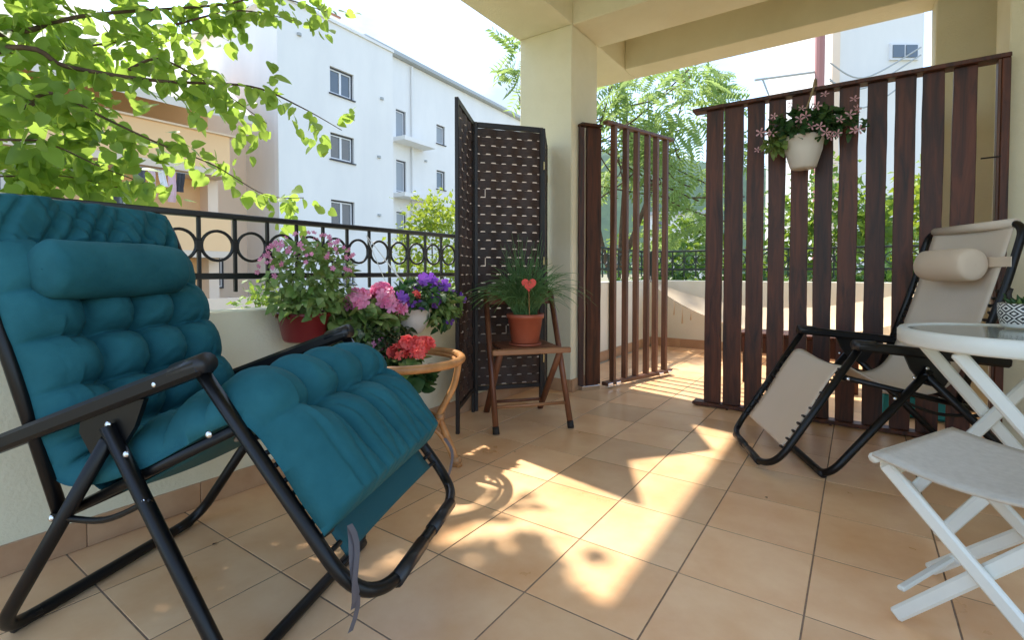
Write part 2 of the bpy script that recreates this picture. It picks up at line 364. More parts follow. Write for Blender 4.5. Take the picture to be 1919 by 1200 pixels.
# ------------------------------------------------------------------ white apartment block
def window(parent, O, D, y0, y1, z0, z1, dep=.12, fr=wframe_d, mull=True, blind=False, sill=True, inset=.16):
    """a window let into a facade: O origin, D unit direction along the facade; frame, pane, mullion, sill"""
    ang = math.atan2(D[1], D[0]); wdt = y1-y0
    loc = (O[0]+D[0]*y0, O[1]+D[1]*y0, 0)
    I = inset
    f = MB().box(0, wdt, I-.05, I+.05, z0, z0+.06).box(0, wdt, I-.05, I+.05, z1-.06, z1).box(0, .06, I-.05, I+.05, z0+.06, z1-.06).box(wdt-.06, wdt, I-.05, I+.05, z0+.06, z1-.06).build('window', fr, parent)
    f.location = loc; f.rotation_euler = (0, 0, ang)
    MB().box(.06, wdt-.06, I+.01, I+.03, z0+.06, z1-.06).build('pane', blind_m if blind else wglass, f)
    inn = MB()
    inn.box(.06, wdt-.06, I-.03, I+.009, z0+.06, z0+.11).box(.06, wdt-.06, I-.03, I+.009, z1-.11, z1-.06).box(.06, .11, I-.03, I+.009, z0+.11, z1-.11).box(wdt-.11, wdt-.06, I-.03, I+.009, z0+.11, z1-.11)
    if mull: inn.box(wdt/2-.05, wdt/2+.05, I-.03, I+.009, z0+.11, z1-.11)
    inn.build('sash', wframe_l, f)
    if sill: MB().box(-.06, wdt+.06, -.07, I-.051, z0-.05, z0-.004).build('sill', wframe_d, f)
    return f
wb = thing('apartment_block', 'long white rendered apartment block with dark framed windows and small balconies', 'building', (0,0,0))
def facade(P, D, x0, x1, z0, z1, holes, mat, parent, th=.26):
    """front wall skin with real openings: holes = (x0, x1, z0, z1)"""
    xs = sorted({x0, x1, *[h[0] for h in holes], *[h[1] for h in holes]}); zs = sorted({z0, z1, *[h[2] for h in holes], *[h[3] for h in holes]})
    ins = lambda x, z: any(h[0] < x < h[1] and h[2] < z < h[3] for h in holes)
    mb = MB()
    for i in range(len(xs)-1):
        for k in range(len(zs)-1):
            if ins((xs[i]+xs[i+1])/2, (zs[k]+zs[k+1])/2): continue
            mb.add([(xs[i],0,zs[k]), (xs[i+1],0,zs[k]), (xs[i+1],0,zs[k+1]), (xs[i],0,zs[k+1])], [(0,1,2,3)])
    for (a, b, c, d) in holes:
        mb.add([(a,0,c), (a,th,c), (a,th,d), (a,0,d)], [(0,1,2,3)]); mb.add([(b,0,c), (b,th,c), (b,th,d), (b,0,d)], [(3,2,1,0)])
        mb.add([(a,0,d), (a,th,d), (b,th,d), (b,0,d)], [(0,1,2,3)]); mb.add([(a,0,c), (a,th,c), (b,th,c), (b,0,c)], [(3,2,1,0)])
    for (x, q) in ((x0, 0), (x1, 1)): mb.add([(x,0,z0), (x,th,z0), (x,th,z1), (x,0,z1)], [(0,1,2,3) if not q else (3,2,1,0)])
    mb.add([(x0,0,z1), (x0,th,z1), (x1,th,z1), (x1,0,z1)], [(3,2,1,0)])
    o = mb.build('facade', mat, parent); o.location = (*P, 0); o.rotation_euler = (0, 0, math.atan2(D[1], D[0])); return o
nD = lambda d: (d[0]/math.hypot(*d), d[1]/math.hypot(*d))
D1 = nD((-.045, 1)); P1 = (-17.003, 13.316); D2 = nD((-.06, 1)); P2 = (-19.301, 17.873)
def along(P, D, t): return (P[0]+D[0]*t, P[1]+D[1]*t)
a0 = along(P1, D1, -3.52); a1 = along(P1, D1, 2.42)
# wall blocks as prisms (plan polygons)
MB().prism([(a0[0]-.26, a0[1]), (a1[0]-.26, a1[1]), (a1[0]-12, a1[1]+.4), (a0[0]-12, a0[1]+.4)], -1.6, 11.33).build('wall', white_w, wb)
WN = [(-1.16, .08, zt-1.12, zt) for zt in (9.50, 6.74, 3.92, 1.42)]; facade(P1, D1, -3.52, 2.42, -1.6, 11.33, WN, white_w, wb)
b0 = along(P2, D2, -2.5); b1 = along(P2, D2, 14)
MB().prism([(b0[0]-.26, b0[1]), (b1[0]-.26, b1[1]), (b1[0]-12, b1[1]+.4), (b0[0]-12, b0[1]+.4)], -1.6, 12.40).build('wall', white_w, wb)
WD = [(.03, .80, zt-1.75, zt) for zt in (9.69, 6.96, 4.14)]+[(3.40, 4.20, zt-1.13, zt) for zt in (9.71, 6.98)]
facade(P2, D2, -2.5, 14, -1.6, 12.40, WD, white_w, wb)
# roof edge and gutter of the far wing, cap of the near wing
o = MB().box(-2.4, 14.2, -.35, .3, 12.42, 12.62).build('roof_edge', gutter_m, wb); o.location = (*P2, 0); o.rotation_euler = (0, 0, math.atan2(D2[1], D2[0]))
o = MB().box(-3.6, 2.45, -.08, 12, 11.33, 11.45).build('roof_cap', white_w, wb); o.location = (*P1, 0); o.rotation_euler = (0, 0, math.atan2(D1[1], D1[0]))
rf = MB().add([(-20,13,11.45),(-20,15.6,11.45),(-24,15.6,13.2),(-24,13,13.2)], [(0,1,2,3)]).build('roof', rooft_m, wb)
ch = MB().box(-18.5, -18.0, 12.95, 13.40, 11.45, 12.25).build('chimney', white_w, wb); MB().box(-18.56, -17.94, 12.89, 13.46, 12.25, 12.33).build('chimney_cap', rooft_m, ch)
for zt in (9.50, 6.74, 3.92, 1.42): window(wb, P1, D1, -1.16, .08, zt-1.12, zt, dep=.06)
for zt in (9.69, 6.96, 4.14): window(wb, P2, D2, .03, .80, zt-1.75, zt, dep=.06, mull=False, blind=True, sill=False)
for zt in (9.71, 6.98): window(wb, P2, D2, 3.40, 4.20, zt-1.13, zt, dep=.06, mull=False, blind=(zt > 8))
for zt in (8.06, 5.08):
    o = MB().box(-.3, 2.2, -.95, .02, zt-.22, zt).build('balcony_slab', white_w, wb); o.location = (*P2, 0); o.rotation_euler = (0, 0, math.atan2(D2[1], D2[0]))
pp = MB().tube([(1.2, -.1, -1.5), (1.2, -.1, 12.3)], .06, 8).build('drain_pipe', white_w, wb); pp.location = (*P2, 0); pp.rotation_euler = (0, 0, math.atan2(D2[1], D2[0]))
for (P, D, t, z) in ((P1, D1, 1.7, 8.95), (P1, D1, 1.5, 6.2), (P1, D1, 1.5, 3.5), (P1, D1, -2.6, 10.2), (P2, D2, 2.4, 7.3)):
    q = along(P, D, t); MB().lathe([(.0, -.05), (.09, -.05), (.09, .05), (0, .05)], 10).build('vent', gutter_m, wb).location = (q[0]+.03, q[1], z)
# ------------------------------------------------------------------ orange building
ob = thing('orange_building', 'orange rendered building with deep balconies and a pale gabled roof behind the tree', 'building')
MB().box(-24, -18.2, -9, 7.90, -1.6, 6.9).build('wall', orange_w, ob)
MB().prism([(-24, 6.9), (-18.2, 6.9), (-20.6, 9.7)], 0, .3, Matrix(((1,0,0,0),(0,0,1,7.60),(0,1,0,0),(0,0,0,1)))).build('gable', orange_w, ob)
for (z, nm) in ((4.36, 'upper'), (1.56, 'lower')):
    MB().box(-18.2, -16.7, -9, 7.94, z-.22, z).build('balcony_slab', soffit_w, ob)
    MB().box(-16.85, -16.7, -9, 7.94, z+.002, z+1.18).build('balcony_parapet', orange_w, ob)
    MB().box(-18.2, -16.86, 7.80, 7.94, z+.002, z+1.18).build('balcony_parapet', orange_w, ob)
MB().box(-18.3, -16.6, -9, 8.1, 5.545, 5.60).build('parapet_cap', cream_w, ob)
# sloping roof with a wide eave
rp = [(-15.9, 5.95), (-20.6, 9.75), (-24.5, 6.6), (-24.5, 6.85), (-20.6, 10.0), (-15.9, 6.20)]
MB().prism(rp, -9, 8.35, Matrix(((1,0,0,0),(0,0,1,0),(0,1,0,0),(0,0,0,1)))).build('roof', roof_w, ob)
for (ya, yb, za, zb_) in ((-.6, .5, 1.6, 3.7), (2.0, 3.1, 1.6, 3.7), (4.3, 5.4, 1.6, 3.7), (.9, 2.1, 4.4, 5.9), (4.3, 5.5, 4.4, 5.9), (6.2, 7.0, .3, 1.2)):
    window(ob, (-18.17, 0), (0, 1), ya, yb, za, zb_, fr=wframe_l, sill=False, inset=.0)
MB().box(-18.2, -17.6, 7.6, 7.94, -1.6, 4.13).build('corner_pier', cream_w, ob)
MB().box(-26, -19.4, 7.95, 10.4, -1.6, 7.4).build('stair_block', cream_w, ob)
window(ob, (-19.37, 0), (0, 1), 8.5, 8.9, .2, 1.6, sill=False, mull=False, inset=.0)
MB().box(-14.6, -14.4, 1, 9, -1.6, .05).build('garden_wall', cream_w, label='low pale garden wall before the orange building', category='wall')
# laundry on the lower balcony
cols = [(.10,.10,.12), (.70,.52,.55), (.75,.73,.72), (.72,.50,.54), (.06,.06,.07)]
words = ['dark', 'pink striped', 'white', 'rose', 'black']
for i, c_ in enumerate(cols):
    y = 5.15+i*.27; m_ = nmat('laundry '+words[i], c_, .9)
    wv = MB(); vs = []; fs = []; n = 6; hgt = (.55, .8, .5, .95, .6)[i]
    for a in range(n+1):
        for b in range(5): vs.append((-16.55+.03*math.sin(a*1.7+i)+.02*b*math.sin(i*2+b), y+.22*a/n+.012*b*math.sin(i), 4.02-hgt*b/4))
    for a in range(n):
        for b in range(4): q = a*5+b; fs.append((q, q+1, q+6, q+5))
    wv.add(vs, fs).build('laundry', m_, label=words[i]+' garment drying on the line under the orange balcony', category='laundry')
MB().tube([(-16.55, 4.9, 4.03), (-16.55, 6.6, 4.03)], .012, 5).build('washing_line', gutter_m, label='washing line under the orange balcony', category='line')
# ------------------------------------------------------------------ zero-gravity loungers
blackm = nmat('black powder coat', (.0035,.0035,.004), .36, spec=.35, bump=.12, bscale=260, bdist=.0006)
plastic_m = nmat('black plastic', (.005,.005,.006), .45, spec=.35)
grip_m = nmat('grey grip sleeve', (.012,.012,.014), .4)
teal_f = nmat('teal cotton', (.013,.092,.113), .85, color2=(.021,.124,.150), nscale=9, ndetail=6, bump=.7, bscale=38, bdetail=8, bdist=.004, spec=.2)
teal_s = nmat('teal sling', (.004,.085,.105), .7, bump=.3, bscale=500, bdist=.0006)
beige_f = nmat('beige mesh', (.78,.68,.56), .75, color2=(.82,.72,.60), nscale=3, bump=.35, bscale=600, bdist=.0006, translucent=.18, trans_col=(.60,.48,.36))
beige_p = nmat('beige pillow', (.68,.56,.43), .8, bump=.3, bscale=500, bdist=.0006)
ribbon_m = nmat('grey ribbon', (.16,.15,.17), .5, translucent=.4)
cord_m = nmat('bungee cord', (.20,.16,.12), .6)
white_eye = nmat('white eyelet', (.75,.75,.72), .4)
def zg_chair(label, pos, heading, prof, fabric, hw=.28):
    t = thing('reclining_lounger', label, 'lounger', (*pos, 0), heading)
    W = lambda uw, v: Vector((uw[0], v, uw[1]))
    P = prof; r = .0143
    # leg-rest frame: arm pivot, down along the leg rest, rounded foot bar, and back up
    A, E = P['armf'], P['lrend']; du = Vector((E[0]-A[0], E[1]-A[1])).normalized()
    tip = (E[0]+P['kick'][0], E[1]+P['kick'][1])
    path = fillet([W(A, -hw), W(E, -hw), W(tip, -hw+.07), W(tip, hw-.07), W(E, hw), W(A, hw)], .085, 7)
    lf = MB().tube(path, r, 10).build('leg_rest_frame', blackm, t, True)
    for (a, b) in ((-hw+.10, -.03), (.03, hw-.10)):
        MB().tube([W(tip, a), W(tip, b)], .0165, 12).build('grip_sleeve', grip_m, lf, True)
    for nm, fl_ in (('front_leg', P['ffl']), ('rear_leg', P['rfl'])):
        top = P['plate'] if nm == 'front_leg' else P['plate2']; sg = .018
        bot = (fl_[0], r+.001)
        kick = (bot[0]-.05*(1 if fl_[0] > 0 else -1), bot[1]+.04)
        path = fillet([W(top, -hw-sg), W(bot, -hw-sg*.3), W(bot, hw+sg*.3), W(top, hw+sg)], .085, 8)
        lg = MB().tube(path, r*1.08, 10).build(nm, blackm, t, True)
        for v in (-hw+.055, hw-.055):
            MB().tube([W(bot, v-.028), W(bot, v+.028)], .0155, 10).build('foot_sleeve', grip_m, lg, True)
    for s in (-1, 1):
        v = s*hw
        # seat rail, link rod, arm, bracket
        MB().tube([W(P['seat'][0], v*.965), W(P['seat'][1], v*.965)], .0115, 8, flat=.7).build('seat_rail', blackm, t, True)
        MB().tube(catmull([W(P['link'][0], v*1.05), W(P['link'][1], v*1.05), W(P['link'][2], v*1.05)], 6), .007, 6).build('link_rod', blackm, t, True)
        a, b = W(P['armf'], v), W(P['armr'], v); d = (b-a).normalized(); L = (b-a).length; up = Vector((0, s, 0)).cross(d)*(s)
        up = Vector((-d.z, 0, d.x)); up = up if up.z > 0 else -up
        M = Matrix.Translation(a+up*.012) @ Matrix(((d.x, 0, up.x, 0), (d.y, 1, up.y, 0), (d.z, 0, up.z, 0), (0, 0, 0, 1)))
        arm = MB().cbox(-.02, L, -.026, .026, -.022, .016, .009, M).build('armrest', plastic_m, t)
        MB().tube([M @ Vector((-.022, 0, 0)), M @ Vector((.055, 0, .002))], .0215, 12, flat=1.25).build('arm_end', grip_m, arm, True)
        # bracket plate below the arm
        pc = W(P['plate'], v*1.02)
        mb = MB(); pts = [(-.075, .035), (.085, .06), (.06, .0), (.02, -.055), (-.05, -.075), (-.085, -.02)]
        mb.prism([(q[0], q[1]) for q in pts], -.006, .006, Matrix.Translation(pc) @ Matrix(((1,0,0,0),(0,0,-1,0),(0,1,0,0),(0,0,0,1))))
        mb.build('bracket', blackm, t)
        for q in P['bolts']:
            MB().lathe([(.0, 0), (.0075, 0), (.0075, .003), (.004, .006), (0, .006)], 10, M=Matrix.Translation(W(q, v+s*.021)) @ Matrix.Rotation(-s*math.pi/2, 4, 'X')).build('bolt', steel_m, t, True)
        # hook-shaped lacing clips on the leg rest and the back
        cm = MB().tube([(0, 0, 0), (.0, -s*.020, .008), (.0, -s*.040, .006), (.0, -s*.046, -.004)], .0058, 5).mesh('lace_clip', plastic_m, True)
        for (q0, q1, n) in ((P['lj'], (E[0]*.94+A[0]*.06, E[1]*.94+A[1]*.06), 11), (P['backlace'][0], P['backlace'][1], 12)):
            for i in range(n):
                f_ = (i+.5)/n; link('lace_clip', cm, t, W((q0[0]+(q1[0]-q0[0])*f_, q0[1]+(q1[1]-q0[1])*f_), v), (0, 1.02+rnd.uniform(-.25,.25), rnd.uniform(-.25,.25)))
    # back frame
    B = P['back']
    path = fillet([W(B[0], -hw), W(B[1], -hw), W(B[2], -hw), W(B[2], hw), W(B[1], hw), W(B[0], hw)], .07, 6)
    MB().tube(path, r, 10).build('back_frame', blackm, t, True)
    MB().tube([W(P['seat'][1], -hw*.96), W(P['seat'][1], hw*.96)], .011, 8).build('seat_bar', blackm, t, True)
    MB().tube(catmull([W((P['lj'][0]-.03, P['lj'][1]-.05), -hw*.9), W((P['lj'][0]-.02, P['lj'][1]-.10), 0), W((P['lj'][0]-.03, P['lj'][1]-.05), hw*.9)], 8), .006, 6).build('tension_cord', cord_m, t, True)
    # sling cloth: leg rest - seat - back as one sagging sheet
    mb = MB(); S = catmull([Vector((q[0], 0, q[1])) for q in P['sling']], 8); nv = 14; vs = []; fs = []
    for i, q in enumerate(S):
        a = S[max(i-1, 0)]; b = S[min(i+1, len(S)-1)]; tn = (b-a).normalized(); nn = Vector((-tn.z, 0, tn.x))
        if nn.z < 0: nn = -nn
        f_ = i/(len(S)-1)
        for k in range(nv+1):
            x = -1+2*k/nv; sag = .018*(1-x*x)
            vs.append(q+Vector((0, x*(hw-.045), 0))-nn*sag)
        if i:
            for k in range(nv): o = (i-1)*(nv+1)+k; fs.append((o, o+1, o+nv+2, o+nv+1))
    sl = mb.add(vs, fs).build('sling', fabric, t, True)
    md = sl.modifiers.new('thick', 'SOLIDIFY'); md.thickness = .003
    return t
beige_prof = dict(armf=(.222,.548), armr=(-.30,.497), lrend=(.513,.075), kick=(.050,-.046), plate=(-.02,.470), plate2=(.0,.462), ffl=(.335,0), rfl=(-.43,0),
    seat=((.278,.427),(-.247,.307)), link=((.10,.36),(-.05,.30),(-.20,.30)), lj=(.262,.468), bolts=((.27,.427),(-.01,.478),(.035,.440),(.101,.355),(-.128,.335)),
    back=((-.128,.333),(-.285,.80),(-.345,1.045)), backlace=((-.18,.48),(-.30,.82)),
    sling=[(.490,.115),(.40,.255),(.315,.405),(.255,.468),(.16,.420),(.05,.372),(-.06,.365),(-.14,.42),(-.20,.56),(-.27,.78),(-.338,1.035)])
bch = zg_chair('beige mesh reclining lounger with a round head pillow before the slat fence', (1.427, 2.012), R(205.2), beige_prof, beige_f)
# head pillow of the beige lounger
def roll(name, c, rad, half, mat, parent, squash=1.0, n=26, axis_tilt=0, sag=.0):
    mb = MB(); vs = []; fs = []; prof = [(-1.0, .02), (-.995, .55), (-.97, .86), (-.90, .97), (-.6, 1), (0, 1.01), (.6, 1), (.90, .97), (.97, .86), (.995, .55), (1.0, .02)]
    for (t_, rr) in prof:
        for k in range(n):
            a = 2*math.pi*k/n; w_ = 1+.05*noise.noise((t_*2, math.cos(a)*1.5, math.sin(a)*1.5))
            vs.append((rad*rr*w_*math.cos(a)*squash, t_*half, rad*rr*w_*math.sin(a)))
    for i in range(len(prof)-1):
        for k in range(n): fs.append((i*n+k, i*n+(k+1) % n, (i+1)*n+(k+1) % n, (i+1)*n+k))
    o = mb.add(vs, fs).build(name, mat, parent, True); o.location = c; o.rotation_euler = (0, axis_tilt, 0); return o
MB().tube([(-.345, -.235, 1.047), (-.345, .235, 1.047)], .0185, 12).build('top_wrap', beige_f, bch, True)
hp = roll('head_pillow', (-.232, .045, .885), .069, .155, beige_p, bch, .85)
for s in (-1, 1): MB().cbox(-.285, -.282, s*.20-.085, s*.20+.085, .875, .915, .001).build('strap', beige_p, hp).location = (.225, -.035, -.885)

teal_prof = dict(armf=(.215,.652), armr=(-.36,.440), lrend=(.545,.235), kick=(.050,-.035), plate=(.0,.530), plate2=(-.0,.500), ffl=(.285,0), rfl=(-.345,0),
    seat=((.290,.535),(-.175,.305)), link=((.10,.38),(-.02,.325),(-.16,.32)), lj=(.30,.555), bolts=((.252,.530),(.006,.535),(.05,.475),(.088,.380),(-.150,.320),(.125,.625)),
    back=((-.154,.317),(-.36,.83),(-.452,1.04)), backlace=((-.19,.42),(-.40,.92)),
    sling=[(.515,.275),(.44,.375),(.355,.49),(.29,.545),(.20,.49),(.08,.42),(-.05,.36),(-.13,.38),(-.19,.50),(-.33,.82),(-.440,1.03)])
TP, TH = (-.075, -.128), R(23.4)
tch = zg_chair('black framed reclining lounger under a teal tufted cushion beside the parapet', TP, TH, teal_prof, teal_s)
# ------------------------------------------------------------------ teal tufted cushion
cu = thing('lounger_cushion', 'puffy teal tufted cushion with head roll draped over the black lounger', 'cushion', (*TP, 0), TH)
path = [(-.465,1.045),(-.445,.995),(-.395,.885),(-.33,.735),(-.26,.57),(-.205,.44),(-.155,.385),(-.06,.392),(.06,.435),(.17,.492),(.245,.532),(.295,.548),(.335,.532),(.385,.475),(.440,.402),(.475,.355),(.490,.335)]
C_ = catmull([Vector((a, 0, b)) for a, b in path], 14)
slen = [0]
for i in range(1, len(C_)): slen.append(slen[-1]+(C_[i]-C_[i-1]).length)
TOT = slen[-1]
def sal(s):
    for i in range(1, len(C_)):
        if slen[i] >= s: f_ = (s-slen[i-1])/max(1e-9, slen[i]-slen[i-1]); return C_[i-1].lerp(C_[i], f_), (C_[i]-C_[i-1]).normalized()
    return C_[-1], (C_[-1]-C_[-2]).normalized()
vcols = [-.275, -.125, 0, .125, .275]
S_LEG = next(slen[i] for i in range(len(C_)) if C_[i].x > .29)
S_SEAT = next(slen[i] for i in range(len(C_)) if C_[i].x > -.16 and C_[i].z < .5)
def sabs(x, p): return abs(math.sin(math.pi*x))**p
S_B = S_LEG+.055; NR = round((S_B-.15)/.128); RS = (S_B-.15)/NR
def pad_h(s, v):
    """cushion thickness at arc length s and lateral v"""
    hwid = .278
    e = max(0, 1-(abs(v)/hwid)**6)**.5*max(0, min(1, s/.03))**.5*max(0, min(1, (TOT-s)/.03))**.5
    for i in range(4):
        if v <= vcols[i+1] or i == 3: cc = (v-vcols[i])/(vcols[i+1]-vcols[i]); break
    edge_col = (i == 0 and cc < .5) or (i == 3 and cc > .5)
    cs = 1.0 if edge_col else sabs(cc, .45)
    wr = noise.noise((s*6, v*5, 3))
    w1 = noise.noise((s*9+2*noise.noise((s*5, v*5, 8)), v*26, 11)); w2 = noise.noise((s*30, v*13+2*noise.noise((s*7, v*6, 9)), 14))
    cre = -.0030*max(0, 1-abs(w1)*4)-.0024*max(0, 1-abs(w2)*4)
    if s < .15:                                    # hood over the top, pleated down towards the head roll
        k = min(1, s/.15)
        return (.084+.006*wr-.034*max(0, 1-abs(noise.noise((v*13+s*9, s*2.5, 21)))*4.5)*(.4+.6*k)-.018*max(0, 1-abs(noise.noise((v*24-s*12, s*3, 27)))*4.5)*k)*e
    # radiating pulls around the nearest tuft
    bv = min((-.125, 0, .125), key=lambda q: abs(q-v)); bs = .15+RS*round((s-.15)/RS); bs = min(bs, S_B)
    dv, ds = v-bv, s-bs; dist = math.hypot(dv, ds); ang = math.atan2(ds, dv)
    pull = .0045*math.sin(ang*9+bv*40+bs*30)*math.exp(-dist/.035)*min(1, dist/.02)
    pit = -.030*math.exp(-(dist/.020)**2)
    if s < S_B:
        row = ((s-.15)/RS) % 1.0; rb = sabs(row, .45)
        if edge_col: bl_ = .62+.38*sabs(row, .5)
        else: bl_ = .34+.66*cs*rb
        hh = .108*bl_+.005*wr+cre*.6+pull+pit
        return hh*e*(1-.35*math.exp(-((s-S_SEAT)/.04)**2))
    q = (s-S_B)/(TOT-S_B); up = min(1, q/.38); rb = math.sin(up*math.pi/2)**.6
    col_ = cs+(1-cs)*min(1, q*1.15)
    hh = .108*((.62+.38*rb) if edge_col else (.34+.66*rb*col_))+.005*wr+pull+pit+cre*.4
    for b_ in (-.215, -.125, 0.0, .125, .215):
        for k, w_ in ((-1, .008), (0, .013), (1, .009)):
            if abs(b_) > .2 and k: continue
            hh -= w_*math.exp(-((v-b_-k*(.022+.03*q)-.008*noise.noise((q*1.5, b_*9+k, 0)))/.0070)**2)*min(1, q/.25)*(1 if abs(b_) < .2 else .5)
    return hh*e
NS, NV = 330, 130; vs = []; fs = []
for i in range(NS+1):
    s = TOT*i/NS; p, tn = sal(s); nn = Vector((-tn.z, 0, tn.x)).normalized()
    if nn.dot(Vector((.6, 0, .8))) < 0: nn = -nn
    for k in range(NV+1):
        v = -.278+.556*k/NV; h_ = pad_h(s, v)
        wide = 1+.03*math.sin(s*23)*.4
        vs.append(p+Vector((0, v*wide, 0))+nn*h_)
base = len(vs)
for i in range(NS+1):
    s = TOT*i/NS; p, tn = sal(s); nn = Vector((-tn.z, 0, tn.x)).normalized()
    if nn.dot(Vector((.6, 0, .8))) < 0: nn = -nn
    for k in range(NV+1):
        v = -.278+.556*k/NV; e = max(0, 1-(abs(v)/.278)**6)**.5
        vs.append(p+Vector((0, v, 0))-nn*.004*e)
for i in range(NS):
    for k in range(NV):
        a = i*(NV+1)+k; fs.append((a, a+NV+1, a+NV+2, a+1)); a += base; fs.append((a, a+1, a+NV+2, a+NV+1))
for i in range(NS):
    for k in (0, NV):
        a = i*(NV+1)+k; q = (a, a+base, a+base+NV+1, a+NV+1); fs.append(q if k == 0 else q[::-1])
for k in range(NV):
    for i in (0, NS):
        a = i*(NV+1)+k; q = (a, a+1, a+1+base, a+base); fs.append(q if i == 0 else q[::-1])
MB().add(vs, fs).build('pad', teal_f, cu, True)
roll('head_roll', (-.255, -.055, .862), .074, .180, teal_f, cu, .9, axis_tilt=-.4)
for (q, ln) in (((.545, -.285, .365), .17), ((.540, -.280, .36), .21), ((.545, .285, .35), .14)):
    n = 9; vs = []; fs = []
    for i in range(n+1):
        f_ = i/n; c = Vector(q)+Vector((.02*math.sin(f_*3), .012*math.sin(f_*7+ln*40), -ln*f_)); w_ = .0055
        vs += [c+Vector((-w_*.5, -w_, 0)), c+Vector((w_*.5, w_, 0))]
        if i: fs.append((2*i-2, 2*i-1, 2*i+1, 2*i))
    MB().add(vs, fs).build('tie_ribbon', ribbon_m, cu, True)

# ------------------------------------------------------------------ white table and stool
whitem = nmat('white enamel', (.78,.79,.72), .35, color2=(.72,.73,.67), nscale=5)
glass_m = nmat('frosted glass', (.62,.70,.66), .12, spec=.6); glass_m.node_tree.nodes['Principled BSDF'].inputs['Transmission Weight'].default_value = .55
grey_f = nmat('grey beige canvas', (.50,.45,.375), .85, color2=(.56,.51,.43), nscale=55, bump=.5, bscale=500, bdist=.0008)
tb = thing('round_table', 'round white folding table with a glass top beside the slat fence', 'table', (1.757, 1.48, 0), R(10))
TZ = .662; TR = .302
ring = [(TR-.028, TZ-.050), (TR-.004, TZ-.054), (TR, TZ-.046), (TR, TZ-.008), (TR-.006, TZ), (TR-.024, TZ), (TR-.028, TZ-.006)]
mb = MB(); n = 56; vs = []; fs = []
for (r_, z_) in ring:
    for k in range(n): a = 2*math.pi*k/n; vs.append((r_*math.cos(a), r_*math.sin(a), z_))
m_ = len(ring)
for i in range(m_):
    for k in range(n): fs.append((i*n+k, i*n+(k+1) % n, ((i+1) % m_)*n+(k+1) % n, ((i+1) % m_)*n+k))
mb.add(vs, fs).build('rim', whitem, tb, True)
MB().lathe([(.0, TZ-.011), (TR-.030, TZ-.011), (TR-.030, TZ-.005), (0, TZ-.005)], 56).build('glass_top', glass_m, tb)
def flatbar(parent, a, b, w_, t_, name='leg', mat=None, side=(0, 1, 0)):
    a = Vector(a); b = Vector(b); d = (b-a).normalized(); s = Vector(side); s = (s-d*s.dot(d)).normalized(); n_ = d.cross(s); L = (b-a).length
    M = Matrix(((d.x, s.x, n_.x, a.x), (d.y, s.y, n_.y, a.y), (d.z, s.z, n_.z, a.z), (0, 0, 0, 1)))
    return MB().cbox(0, L, -t_/2, t_/2, -w_/2, w_/2, min(w_, t_)*.3, M).build(name, mat or whitem, parent)
for y in (-.19, .19):
    flatbar(tb, (-.20, y*.95, TZ-.055), (.24, y*.95, .014), .040, .020)
    flatbar(tb, (.20, y*.85, TZ-.055), (-.23, y*.85, .014), .040, .020)
flatbar(tb, (-.20, -.2, TZ-.05), (-.20, .2, TZ-.05), .02, .02, 'cross_bar', side=(1, 0, 0))
flatbar(tb, (.20, -.2, TZ-.05), (.20, .2, TZ-.05), .02, .02, 'cross_bar', side=(1, 0, 0))
flatbar(tb, (-.225, -.18, .06), (-.225, .18, .06), .018, .018, 'cross_bar', side=(1, 0, 0))
# stool: local x runs along the seat bars, y away to the right
st = thing('folding_stool', 'low white folding stool with a grey beige canvas seat', 'stool', (1.373, .717, 0), math.atan2(.38, .191))
SW = .425; SD = .36; SZ = .415
mb = MB(); vs = []; fs = []; nx_, ny_ = 10, 16
for i in range(nx_+1):
    for j in range(ny_+1):
        y = -SD*j/ny_; sag = .022*math.sin(math.pi*j/ny_)
        vs.append((SW*i/nx_, y, SZ-sag))
for i in range(nx_):
    for j in range(ny_): q = i*(ny_+1)+j; fs.append((q, q+1, q+ny_+2, q+ny_+1))
se = mb.add(vs, fs).build('seat', grey_f, st, True); md = se.modifiers.new('thick', 'SOLIDIFY'); md.thickness = .008
for y in (.0, -SD):
    MB().tube([(.006, y, SZ-.014), (SW-.006, y, SZ-.014)], .0125, 8).build('seat_bar', whitem, st, True)
for (x, k) in ((.035, -.05), (.335, 0)):
    flatbar(st, (x, -.012, SZ-.03), (x, -SD-.03, .012), (.032), .018, side=(1, 0, 0))
    flatbar(st, (x+.022, -SD+.012, SZ-.03), (x+.022, .02+k, .012), (.032), .018, side=(1, 0, 0))
flatbar(st, (.08, -.03, .07), (.36, -.03, .07), .018, .012, 'stretcher', side=(0, 0, 1))
flatbar(st, (.08, -SD, .07), (.36, -SD, .07), .018, .012, 'stretcher', side=(0, 0, 1))
for x in (.06, .31): MB().cbox(x, x+.05, -.03, .012, SZ-.055, SZ-.02, .003).build('bracket', whitem, st)
for x in (.072, .322): MB().lathe([(0, 0), (.007, 0), (.005, .004), (0, .004)], 8, M=Matrix.Translation((x, -.015, SZ-.04)) @ Matrix.Rotation(-math.pi/2, 4, 'Y')).build('rivet', steel_m, st)

